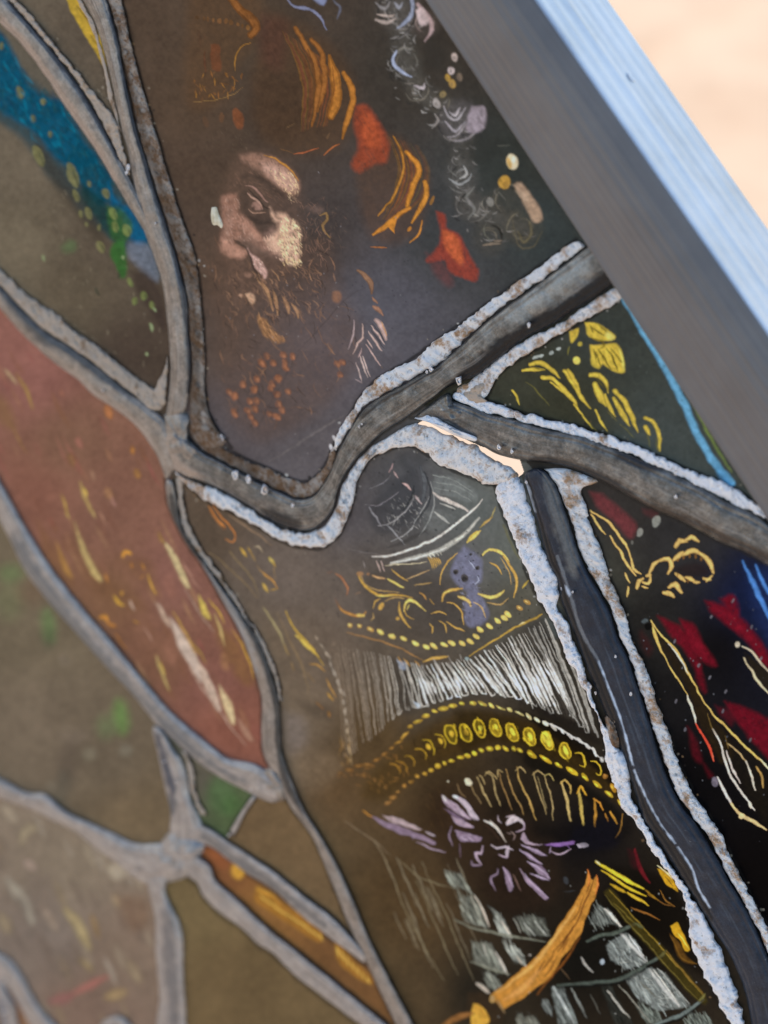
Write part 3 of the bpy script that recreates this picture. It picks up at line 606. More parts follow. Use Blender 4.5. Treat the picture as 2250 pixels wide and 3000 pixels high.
def label_panes(seeds, step=5.0):
    gx = np.arange(-440, 2710, step); gy = np.arange(-440, 3450, step)
    X, Y = np.meshgrid(gx, gy); bar = np.zeros(X.shape, bool)
    for L, R, H, mt, e0, e1 in LEADS.values():
        a = spline(extend(L, e0, e1, 1500), 12); b = spline(extend(R, e0, e1, 1500), 12)
        n = 2 * max(len(a), len(b)); a, _ = resample(extend(L, e0, e1, 1500), n); b, _ = resample(extend(R, e0, e1, 1500), n)
        c = (a + b) / 2; wv = np.linalg.norm(b - a, axis=1)
        for (x, y), w in zip(c, wv):
            r = max(w * 0.36, 7.5)
            i0, i1 = np.searchsorted(gx, [x - r, x + r]); j0, j1 = np.searchsorted(gy, [y - r, y + r])
            s = (slice(j0, j1), slice(i0, i1))
            bar[s] |= (X[s] - x) ** 2 + (Y[s] - y) ** 2 < r * r
    for ln in ([(482,1190),(482,1300),(492,1420),(500,1460)], [(1180,1235),(1240,1232),(1310,1265),(1410,1312),(1500,1345),(1545,1385),(1560,1440)], [(1290,1175),(1240,1215),(1200,1225)],
               [(545,1215),(500,1250),(480,1300)], [(700,2290),(830,2350),(835,2300)], [(460,2130),(470,2160)], [(485,2440),(480,2560),(450,2600)], [(500,2440),(570,2440)], [(768,2296),(740,2345),(670,2440),(672,2495)], [(370,480),(420,560)],
               [(1020,2690),(1100,2790)], [(500,2500),(560,2560)], [(20,2860),(-40,2900)], [(1560,1400),(1600,1390),(1570,1350)]):
        c = spline(ln, 4.0)
        for x, y in c:
            i0, i1 = np.searchsorted(gx, [x - 8, x + 8]); j0, j1 = np.searchsorted(gy, [y - 8, y + 8])
            bar[j0:j1, i0:i1] = True
    off = X > 1245 + Y / 1.523 + 12                   # beyond the frame
    lab = np.zeros(X.shape, int)
    for k, pts in enumerate(seeds):
        m = np.zeros(X.shape, bool)
        for x, y in pts: m[int((y - gy[0]) / step), int((x - gx[0]) / step)] = True
        free = ~bar & ~off
        while True:
            g = m.copy()
            g[1:] |= m[:-1]; g[:-1] |= m[1:]; g[:, 1:] |= m[:, :-1]; g[:, :-1] |= m[:, 1:]
            g &= free
            if (g == m).all(): break
            m = g
        lab[m & (lab == 0)] = k + 1
    for _ in range(26):
        new = lab.copy()
        for s, d in (((slice(1, None), slice(None)), (slice(None, -1), slice(None))), ((slice(None, -1), slice(None)), (slice(1, None), slice(None))),
                     ((slice(None), slice(1, None)), (slice(None), slice(None, -1))), ((slice(None), slice(None, -1)), (slice(None), slice(1, None)))):
            m = (new[s] == 0) & (lab[d] != 0); new[s][m] = lab[d][m]
        lab = new
    lab[X > 1245 + Y / 1.523 + 70] = 0
    return gx, gy, step, lab

PANES = [
 ('P1', [(200,100)], 'narrow brown wedge of glass with a yellow strip between two leads'),
 ('P2', [(300,750),(60,500)], 'brown glass pane with a spotted teal and green band'),
 ('P3', [(800,1100),(1300,400)], 'large dark glass pane painted with a bearded man in a turban'),
 ('P4', [(1700,1150)], 'dark triangular glass pane painted with yellow gold leaves'),
 ('P5', [(1900,1800),(2100,1680)], 'black glass pane with red patches and gold plumes'),
 ('P6', [(1200,2000),(900,2100)], 'large glass pane painted with armour, a gilt belt and a purple flower'),
 ('P7', [(300,1500)], 'red glass pane painted with yellow feather strokes'),
 ('P8', [(200,2200)], 'brown glass pane with blurred green spots'),
 ('P9', [(650,2350)], 'small green and brown glass pane'),
 ('P10', [(850,2500)], 'plain brown triangle of glass inside the fork of two leads'),
 ('P11', [(700,2600)], 'narrow orange and brown glass strip'),
 ('P12', [(700,2900)], 'plain brown glass pane at the bottom'),
 ('P13', [(250,2700)], 'pale brown glass pane with soft streaks'),
 ('P14', [(70,3060)], 'sliver of orange brown glass in the corner'),
 ('P15', [(-200,3000)], 'brown glass pane beyond the corner lead'),
 ('P16', [(330,3090)], 'small brown glass scrap inside the rounded lead'),
]
gx, gy, gstep, LAB = label_panes([p[1] for p in PANES])
GAP = [(1224,1242),(1240,1226),(1275,1240),(1303,1258),(1325,1270),(1362,1286),(1407,1307),(1470,1325),(1500,1330),(1524,1348),(1535,1383),(1526,1398),(1488,1378),(1425,1342),(1398,1319),(1353,1299),(1312,1281),(1289,1274),(1253,1256)]
# ------------------------------------------------------------------ the painting: brown enamel wash of each pane with its reflection veil painted in, then the scratched and stained strokes
WASH_AND_VEIL = {
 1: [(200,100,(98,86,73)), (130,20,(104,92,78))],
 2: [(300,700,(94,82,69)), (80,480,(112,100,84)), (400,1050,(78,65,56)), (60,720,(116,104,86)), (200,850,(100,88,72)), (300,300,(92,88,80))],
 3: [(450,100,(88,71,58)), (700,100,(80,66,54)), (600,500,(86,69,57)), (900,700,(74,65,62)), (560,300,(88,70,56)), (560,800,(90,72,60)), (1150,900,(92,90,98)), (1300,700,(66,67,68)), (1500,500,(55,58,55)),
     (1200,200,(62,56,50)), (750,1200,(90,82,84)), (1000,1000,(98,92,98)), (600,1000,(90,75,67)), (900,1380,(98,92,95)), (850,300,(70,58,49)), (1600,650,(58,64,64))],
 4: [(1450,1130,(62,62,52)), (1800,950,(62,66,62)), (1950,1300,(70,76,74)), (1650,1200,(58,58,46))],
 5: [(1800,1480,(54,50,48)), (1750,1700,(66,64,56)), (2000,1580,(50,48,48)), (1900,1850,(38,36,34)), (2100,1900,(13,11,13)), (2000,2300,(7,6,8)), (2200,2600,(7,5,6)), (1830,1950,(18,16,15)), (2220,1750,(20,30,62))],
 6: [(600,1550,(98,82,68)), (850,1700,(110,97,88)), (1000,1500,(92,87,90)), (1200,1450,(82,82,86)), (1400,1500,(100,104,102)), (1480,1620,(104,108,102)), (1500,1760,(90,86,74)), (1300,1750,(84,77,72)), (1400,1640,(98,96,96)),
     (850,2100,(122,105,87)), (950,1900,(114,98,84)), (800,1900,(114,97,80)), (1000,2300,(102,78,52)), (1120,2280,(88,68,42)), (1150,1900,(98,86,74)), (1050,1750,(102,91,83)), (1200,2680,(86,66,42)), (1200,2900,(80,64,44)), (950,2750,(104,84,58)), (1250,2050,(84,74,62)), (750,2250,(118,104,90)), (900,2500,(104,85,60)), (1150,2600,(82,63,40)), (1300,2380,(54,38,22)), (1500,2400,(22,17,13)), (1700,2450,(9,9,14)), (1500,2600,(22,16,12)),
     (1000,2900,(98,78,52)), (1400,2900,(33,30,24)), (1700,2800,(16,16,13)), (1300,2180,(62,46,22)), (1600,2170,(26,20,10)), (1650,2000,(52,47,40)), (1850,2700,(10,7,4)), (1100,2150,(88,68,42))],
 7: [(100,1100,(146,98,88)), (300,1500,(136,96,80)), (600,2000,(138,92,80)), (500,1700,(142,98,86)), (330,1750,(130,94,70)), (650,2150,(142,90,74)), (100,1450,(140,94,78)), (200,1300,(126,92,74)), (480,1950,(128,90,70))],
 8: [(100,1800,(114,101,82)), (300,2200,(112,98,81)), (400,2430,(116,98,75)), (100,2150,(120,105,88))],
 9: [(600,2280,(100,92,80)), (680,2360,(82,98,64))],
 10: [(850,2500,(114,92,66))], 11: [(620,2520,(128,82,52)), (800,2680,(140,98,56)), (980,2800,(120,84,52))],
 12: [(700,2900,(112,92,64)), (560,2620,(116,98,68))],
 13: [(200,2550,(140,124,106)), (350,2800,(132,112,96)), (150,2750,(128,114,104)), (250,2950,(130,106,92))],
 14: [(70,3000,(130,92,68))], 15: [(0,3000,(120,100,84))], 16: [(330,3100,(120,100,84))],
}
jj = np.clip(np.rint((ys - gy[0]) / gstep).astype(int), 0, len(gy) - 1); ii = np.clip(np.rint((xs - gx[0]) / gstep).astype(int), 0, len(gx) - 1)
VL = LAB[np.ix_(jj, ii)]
for k, pts in WASH_AND_VEIL.items():
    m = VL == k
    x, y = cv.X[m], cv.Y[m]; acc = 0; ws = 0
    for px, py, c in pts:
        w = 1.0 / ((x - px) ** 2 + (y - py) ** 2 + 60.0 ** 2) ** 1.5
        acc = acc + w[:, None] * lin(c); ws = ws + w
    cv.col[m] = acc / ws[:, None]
mot = 1 + 0.16 * (cv.n[45] - 0.5) + 0.16 * (cv.n[130] - 0.5) + 0.20 * (cv.n[7] - 0.5) + 0.14 * (cv.n[16] - 0.5)
cv.col *= mot[..., None]
# dirt line and painted gap shadow where the putty meets the glass
for own_, I_, O_, H_, mt_, a_, b_, lb_ in PUTTY:
    cv.z = (0.0, 0.0, 1.0)
    cv.st((26, 24, 23), 11, O_, 0.7 if O_[0][0] > 300 else 0.25, 6, (1, 1, 1), 0.4)
    q_ = spline(O_, 9.0)
    for _ in range(int(len(q_) * 0.22)):
        x_, y_ = q_[random.randrange(len(q_))] + RNG.normal(0, 9, 2); r_ = random.uniform(1.5, 4.5)
        cv.el(random.choice(((176,174,172),(150,140,126),(120,96,70),(44,40,38))), x_, y_, r_, r_ * random.uniform(0.6, 1.3), random.uniform(0, 180), random.uniform(0.4, 0.9), 1.4)
for L_, R_, H_, mt_, a_, b_ in LEADS.values():
    if np.mean([q[0] for q in L_]) > 560:
        cv.st((40, 37, 34), 11, L_, 0.55, 6, (1, 1, 1), 0.4); cv.st((40, 37, 34), 11, R_, 0.55, 6, (1, 1, 1), 0.4)
WHITE, PALE, GOLD, BRIGHT = (238, 230, 220), (196, 190, 180), (214, 170, 74), (246, 210, 100)
st, fill, el = cv.st, cv.fill, cv.el

def pane2_teal():
    cv.Z(0, 0, 2.212)
    fill((20,62,74), [(-60,120),(60,300),(150,460),(330,620),(470,740),(620,960),(760,1180),(880,1380),(990,1560),(1030,1800),(960,1780),(820,1620),(700,1520),(560,1420),(430,1260),(300,1130),(170,930),(0,800),(-60,760)], 0.75, 16, 0.3)
    fill((0,76,102), [(-60,140),(40,260),(130,440),(200,560),(330,640),(400,650),(450,760),(560,930),(640,1030),(560,1090),(450,1080),(350,1020),(240,880),(130,800),(0,720),(-60,700)], 0.95, 12, 0.2)
    fill((0,70,92), [(470,960),(560,960),(650,1060),(720,1150),(720,1240),(650,1340),(560,1240),(480,1130),(430,1040)], 0.9, 10, 0.25)
    fill((4,84,120), [(700,1180),(770,1300),(850,1350),(900,1440),(960,1540),(930,1600),(850,1560),(800,1420),(720,1330)], 0.9, 9, 0.25)
    fill((18,54,52), [(540,1190),(660,1290),(740,1400),(820,1520),(760,1590),(680,1500),(590,1380),(520,1290)], 0.7, 10, 0.3)
    fill((54,94,46), [(700,1340),(770,1340),(850,1440),(850,1520),(800,1580),(740,1560),(700,1450)], 0.75, 8, 0.35)
    fill((50,98,44), [(730,1580),(800,1570),(820,1680),(815,1790),(780,1800),(740,1700),(715,1640)], 0.9, 7, 0.3)
    fill((118,122,136), [(830,1570),(950,1580),(1010,1700),(1025,1830),(920,1760),(830,1660)], 0.7, 10, 0.5)
    fill((58,46,42), [(850,1760),(940,1760),(1030,1850),(1075,2040),(1060,2140),(960,2010),(880,1880)], 0.7, 14, 0.4)
    fill((62,54,44), [(240,880),(330,1010),(460,1190),(560,1330),(660,1480),(680,1600),(560,1480),(420,1300),(300,1120),(230,980)], 0.6, 14, 0.4)
    cv.flecks([(0,60,80),(4,96,120),(20,58,66),(30,84,92)], [(-40,200),(200,520),(420,660),(600,900),(760,1180),(900,1440),(760,1380),(560,1180),(330,1000),(0,720)], 170, 50, 60, 9, 0.45, 25, 5)
    for x, y, rx, ry, a in ((470,1135,34,88,-18),(250,1010,30,75,-22),(685,1250,22,34,-20),(735,1385,24,44,-20),(748,1470,22,40,-15),(822,1495,26,44,-18),(580,1190,14,22,-15),(130,600,22,42,-14),(575,1385,20,46,-18),(650,1600,26,40,-35),(490,1270,18,44,-20),(325,870,13,20,0),(215,770,16,26,-10),(10,300,14,26,0),(930,1920,24,30,0),(985,1980,18,26,-10),(870,1950,16,24,0),(845,1830,16,34,-20),(525,1390,14,26,-10),(645,1475,12,20,0),(560,1455,11,14,0),(280,660,16,22,0)):
        el((120,116,76) if x < 720 else (118,128,74), x, y, rx, ry, a, 0.85, 3, 0.35)
        el((30,46,44), x + rx * 0.6, y + ry * 0.25, rx * 0.22, ry * 0.8, a, 0.5, 2, 0.3)
    for x, y, h in ((980,2120,60),(1000,2010,30),(950,2300,26),(280,1670,50),(630,1890,60),(770,1790,36),(800,1670,30)):
        el((150,165,120) if y > 2000 or y < 1700 else (60,62,50), x, y, 9, h * 0.5, -20, 0.8, 2)
    el((86,108,70), 450, 1600, 50, 40, -30, 0.6, 12)
    cv.flecks([(140,128,110),(60,52,46),(150,140,118)], [(200,1000),(560,1400),(900,1800),(1060,2200),(1000,2600),(500,2200),(300,1500)], 60, 26, 62, 3.2, 0.5)
    cv.flecks([(0,120,150),(10,60,90)], [(0,200),(200,520),(420,660),(560,900),(400,1000),(0,720)], 40, 60, 55, 8, 0.5, 14, 5)

def pane1_wedge():
    cv.Z(0, 0, 2.212)
    fill((186,152,56), [(420,-30),(505,-30),(545,70),(640,225),(692,450),(640,380),(560,245),(480,110)], 0.95, 3, 0.25)
    st((90,70,30), 5, [(500,40),(560,120),(630,220)], 0.6); st((110,86,34), 5, [(590,230),(650,330),(685,420)], 0.5)
    cv.flecks([(150,136,118)], [(250,100),(700,600),(700,1000),(600,600)], 10, 14, 60, 3, 0.7)

def figure_turban():
    cv.Z(550, 0, 2.212)
    fill((80,46,46), [(480,90),(640,140),(630,330),(600,450),(500,420),(460,250)], 0.55, 26, 0.3)
    fill((54,44,38), [(420,480),(560,450),(720,560),(780,760),(700,900),(520,900),(420,760)], 0.5, 40, 0.2)
    fill((96,68,44), [(0,-40),(440,-40),(460,220),(300,460),(240,640),(0,660)], 0.45, 26, 0.3)
    fill((94,66,42), [(520,60),(700,150),(900,260),(1060,480),(1080,700),(990,940),(760,1010),(560,960),(440,820),(420,500)], 0.35, 26, 0.3)
    fill((98,66,42), [(1080,1000),(1330,870),(1520,1050),(1560,1250),(1480,1520),(1250,1580),(1130,1400)], 0.35, 22, 0.3)
    for k in range(46):
        f = random.random(); o = 260 * (f - 0.5)
        st((random.randint(100,150), random.randint(66,92), random.randint(38,50)), random.uniform(3, 7), [(740 + o, 200 + 180 * f), (830 + o, 400 + 90 * f), (860 + o * 0.9, 600), (820 + o * 0.7, 850 - 40 * f)], random.uniform(0.15, 0.45), 3, (0.2,1,0.2), 0.5)
    for k in range(26):
        o = random.uniform(-90, 150)
        st((random.randint(110,160), random.randint(70,100), random.randint(38,50)), random.uniform(3, 6), [(1360 + o, 900 + o * 0.3), (1430 + o, 1080), (1400 + o, 1260), (1300 + o * 0.6, 1420)], random.uniform(0.15, 0.45), 3, (0.2,1,0.2), 0.5)
    O = (150,94,44); O2 = (176,112,46)
    st(O, 20, [(700,185),(770,300),(830,420),(850,560),(830,680),(808,820)], 0.9, 2.5, (0.7,0.9,0.3))
    st((96,62,36), 7, [(780,320),(815,440),(820,580),(812,700)], 0.8, 2.5)
    st(O, 18, [(800,255),(862,330),(886,470),(880,590),(842,720)], 0.95, 2.5, (0.6,1,0.35))
    st(O2, 30, [(915,360),(945,450),(965,560),(962,660),(930,750)], 0.95, 2.5, (0.3,1,0.8))
    st((110,66,34), 5, [(940,430),(950,560),(925,660)], 0.6)
    st(O2, 19, [(1010,475),(1062,560),(1070,640),(1040,750),(1000,895)], 0.95, 2.5, (0.8,1,0.3))
    st((100,62,36), 5, [(700,300),(790,480),(800,640),(790,760)], 0.35, 3)
    st((168,92,58), 5, [(690,1000),(770,985),(845,960)], 0.9, 2); st((168,96,54), 6, [(880,1005),(930,960),(985,930)], 0.8, 2)
    st((110,80,52), 3, [(600,960),(690,1000)], 0.7)
    el((112,86,62), 910, 880, 8, 24, 20, 0.7, 2); st((112,86,60), 4, [(640,830),(690,800)], 0.7)
    st((130,80,38), 26, [(270,-20),(350,70),(420,130),(445,190),(410,225)], 0.95, 3, (0.8,1,0.8))
    st((86,56,34), 5, [(330,70),(400,140),(420,190)], 0.6, 2)
    st((152,106,48), 5, [(405,275),(345,310),(312,380),(306,460)], 0.95, 2)
    cv.beads([(112,78,48),(124,84,50),(140,96,52)], [(60,110),(180,130),(300,150),(390,180)], 10, 12, 14, None, 0.8)
    fill((112,66,42), [(150,290),(200,290),(215,380),(212,455),(165,450),(150,380)], 0.75, 4, 0.5)
    st((94,58,40), 8, [(110,330),(115,470)], 0.6); st((84,58,42), 10, [(70,200),(80,300)], 0.4, 6)
    cv.flecks([(136,88,46),(110,76,48),(150,104,50)], [(20,500),(160,460),(360,480),(330,620),(60,660)], 34, 36, 80, 6, 0.8, 30)
    st((140,108,66), 3, [(40,660),(160,650),(280,620),(360,560)], 0.7)
    el((126,74,46), 325, 770, 34, 70, -14, 0.8, 4, 0.5); el((110,76,52), 220, 760, 16, 34, 0, 0.6, 3)
    el((100,72,52), 115, 790, 18, 36, -20, 0.5, 3)
    cv.flecks([(100,84,70)], [(150,820),(420,860),(420,1000),(120,960)], 22, 24, 75, 3, 0.5)
    fill((152,70,46), [(1085,690),(1160,685),(1230,780),(1300,910),(1285,1050),(1210,1060),(1110,1120),(1060,1060),(1105,950),(1075,820)], 0.85, 10, 0.55)
    fill((186,88,52), [(1130,720),(1190,760),(1240,860),(1250,940),(1180,960),(1130,880)], 0.6, 10, 0.6)
    st((176,118,48), 8, [(1330,880),(1390,1000),(1395,1120),(1335,1270),(1235,1400)], 0.9, 2, (0.6,1,0.6))
    st((200,130,50), 18, [(1415,985),(1475,1050),(1500,1105),(1462,1200),(1420,1335)], 0.97, 2, (0.6,1,0.7))
    st((200,132,52), 16, [(1535,1180),(1548,1245),(1505,1350),(1450,1440)], 0.97, 2, (0.9,1,0.4))
    st((196,126,50), 15, [(1435,1350),(1330,1420),(1265,1480),(1205,1520)], 0.95, 2, (0.8,1,0.6))
    fill((206,134,54), [(1285,1450),(1360,1395),(1340,1515)], 0.95, 2, 0.3, False)
    st((190,124,52), 8, [(1515,1430),(1500,1510),(1440,1575)], 0.9, 2); st((170,104,56), 6, [(1185,1600),(1290,1602)], 0.9, 2)
    el((150,104,50), 1580, 1295, 12, 30, 25, 0.8, 2); el((190,124,52), 1435, 1485, 10, 20, 30, 0.9, 2)
    st((120,80,40), 7, [(1360,940),(1420,1040),(1440,1140),(1400,1260)], 0.35, 3)
    cv.Z(1100, 0, 2.212)
    fill((146,62,48), [(390,1370),(450,1395),(462,1480),(540,1520),(590,1620),(640,1710),(672,1760),(645,1825),(560,1800),(480,1760),(450,1690),(360,1700),(320,1690),(400,1600),(425,1500)], 0.85, 6, 0.5)
    fill((196,98,60), [(435,1490),(520,1525),(560,1620),(565,1720),(510,1680),(445,1590)], 0.8, 7, 0.55)
    fill((112,58,56), [(330,1640),(440,1700),(500,1800),(490,1860),(400,1800)], 0.45, 12, 0.5)

def swirl_chain():
    cv.Z(1100, 0, 2.212)
    ch = spline(np.array([(120,-60),(170,150),(190,420),(330,620),(560,780),(560,960),(560,1130),(620,1350),(820,1420),(950,1500)], float), 10)
    st((80,76,71), 76, ch, 0.55, 26, (1,1,1), 0.4)
    for k in range(210):
        q = ch[random.randrange(len(ch))] + RNG.normal(0, 62, 2); r = random.uniform(14, 62); a0 = random.uniform(0.2, 2.4); t = np.linspace(a0, a0 + random.uniform(0.8, 2.0), 6)
        g = random.choice((48, 58, 118, 138, 156, 104, 172)) * random.uniform(0.9, 1.1)
        st((g, g * 0.965, g * 0.945), random.uniform(3, 7), np.stack([q[0] + r * np.cos(t), q[1] + 0.8 * r * np.sin(t)], 1), random.uniform(0.3, 0.65), 3.2, (0.2,1,0.2), 0.5)
    for x, y, r, c in ((150,60,150,(104,98,94)),(320,150,90,(110,96,92)),(200,400,110,(86,82,76)),(270,580,80,(92,86,78)),(420,660,70,(84,78,66)),(540,780,140,(110,104,106)),(560,1140,110,(96,94,92)),(620,1330,110,(88,84,80)),(740,1320,60,(86,82,76)),(860,1300,120,(82,76,66)),(960,1480,130,(80,74,62)),(740,1540,120,(82,76,66))):
        el(c, x, y, r, r, 0, 0.3, 16, 0.5)
        for q in range(5):
            a0 = random.uniform(0, 6.28); rr = r * random.uniform(0.35, 1.0); t = np.linspace(a0, a0 + random.uniform(0.9, 2.2), 6)
            st(np.array(c) * random.choice((0.45, 0.5, 1.3, 1.5, 1.2)), random.uniform(4, 8), np.stack([x + rr * np.cos(t), y + rr * np.sin(t)], 1), 0.6, 3.5, (0.2,1,0.2), 0.4)
    cv.Z(550, 0, 2.212)
    st((128,130,158), 9, [(640,-10),(690,40),(790,60),(860,110),(900,190)], 0.9, 3); fill((134,142,176), [(800,-30),(900,-30),(880,30),(830,10)], 0.8, 5)
    st((110,112,130), 8, [(940,0),(985,50),(970,120)], 0.6, 5)
    cv.Z(1100, 0, 2.212)
    st((178,160,152), 12, [(0,130),(70,150),(130,115)], 0.9, 3); st((190,170,160), 9, [(10,90),(80,110),(120,90)], 0.8, 3)
    st((140,134,134), 10, [(0,20),(60,60),(90,10)], 0.8, 3); st((150,150,160), 10, [(120,20),(150,50),(170,20)], 0.8, 3)
    st((152,158,180), 13, [(235,-20),(245,60),(210,130),(140,185)], 0.9, 3, (1,1,0.4)); st((126,120,118), 8, [(100,250),(170,240),(230,180)], 0.7, 3)
    st((176,150,150), 14, [(280,30),(340,110),(368,190),(320,270)], 0.9, 3, (1,1,0.4)); fill((206,184,184), [(265,70),(310,50),(345,150),(285,165)], 0.9, 4)
    st((30,28,26), 5, [(250,40),(255,120),(200,210),(100,270)], 0.7, 3)
    st((164,172,198), 11, [(135,330),(112,390),(150,455),(230,500)], 0.95, 3, (0.5,1,0.5)); st((84,80,76), 9, [(150,350),(190,420),(250,470)], 0.6, 4)
    st((40,38,36), 6, [(100,340),(110,480),(220,540)], 0.5, 4); st((120,112,104), 6, [(190,540),(250,545)], 0.6)
    st((186,174,178), 10, [(250,560),(310,575),(318,545)], 0.9, 2.5); st((150,144,140), 7, [(235,600),(270,610)], 0.7); st((140,134,124), 7, [(245,640),(285,645)], 0.7)
    for x, y, rx, ry, c in ((512,372,20,26,(205,186,180)),(490,460,22,26,(216,198,196)),(470,505,16,26,(190,150,70)),(500,545,22,30,(176,140,78)),(545,500,18,26,(120,104,90)),(437,612,22,20,(150,130,90)),(395,668,26,36,(170,160,156))):
        el(c, x, y, rx, ry, -15, 0.9, 3); el((90,84,76), x - 3, y + 4, rx * 0.35, ry * 0.4, -15, 0.5, 2)
    fill((168,154,164), [(620,690),(710,700),(705,830),(640,865),(590,840),(600,760)], 0.85, 6, 0.6)
    for pts, w, c in (([(440,690),(470,755),(530,775),(580,700)],8,(176,168,172)),([(480,730),(520,750),(545,700)],7,(190,180,184)),([(450,790),(520,850),(585,790)],9,(160,152,158)),([(470,890),(540,870),(590,800)],8,(150,142,144)),([(380,740),(408,785),(365,830)],9,(140,132,128)),([(440,880),(480,910),(560,880)],6,(110,104,100)),
                      ([(478,1160),(540,1195),(605,1165),(622,1130)],8,(150,150,150)),([(570,1080),(592,1130),(545,1160)],10,(170,168,166)),([(480,1110),(530,1150)],5,(110,108,104)),([(640,1210),(585,1280),(640,1350),(600,1420)],12,(112,110,106)),([(590,1290),(630,1340)],10,(128,124,122)),([(630,1380),(665,1400)],8,(130,126,120)),([(720,1440),(705,1500),(745,1560)],6,(98,96,86)),([(700,1590),(760,1580),(815,1575)],9,(132,116,100)),([(770,1560),(820,1560)],8,(128,112,98)),([(800,1240),(840,1300)],5,(92,90,84))):
        st(c, w, pts, 0.85, 3)
    el((134,130,124), 745, 1310, 22, 32, -20, 0.9, 3)
    el((228,210,176), 888, 1050, 38, 52, -20, 0.97, 2.5); el((206,160,74), 868, 1058, 14, 36, -20, 0.8, 3); el((240,232,214), 896, 1034, 14, 20, 0, 0.9, 3); el((188,144,66), 836, 1182, 40, 42, 0, 0.95, 3); el((150,112,58), 846, 1196, 20, 20, 0, 0.5, 3)
    fill((178,148,124), [(900,1200),(945,1180),(1010,1270),(1060,1330),(1085,1420),(1030,1440),(985,1370),(935,1270)], 0.9, 6, 0.4); el((198,170,146), 960, 1270, 22, 44, -35, 0.5, 5)
    st((108,98,74), 10, [(1000,1440),(1010,1520),(960,1570),(925,1500)], 0.7, 4); st((96,88,70), 6, [(890,1430),(930,1590),(1020,1600),(1080,1500)], 0.6, 3)
    fill((46,46,42), [(600,900),(800,880),(830,960),(780,1040),(660,1060),(560,1000)], 0.35, 20); st((100,98,90), 4, [(790,945),(870,940)], 0.6)
    fill((44,42,40), [(330,250),(450,330),(440,430),(330,420)], 0.35, 16)

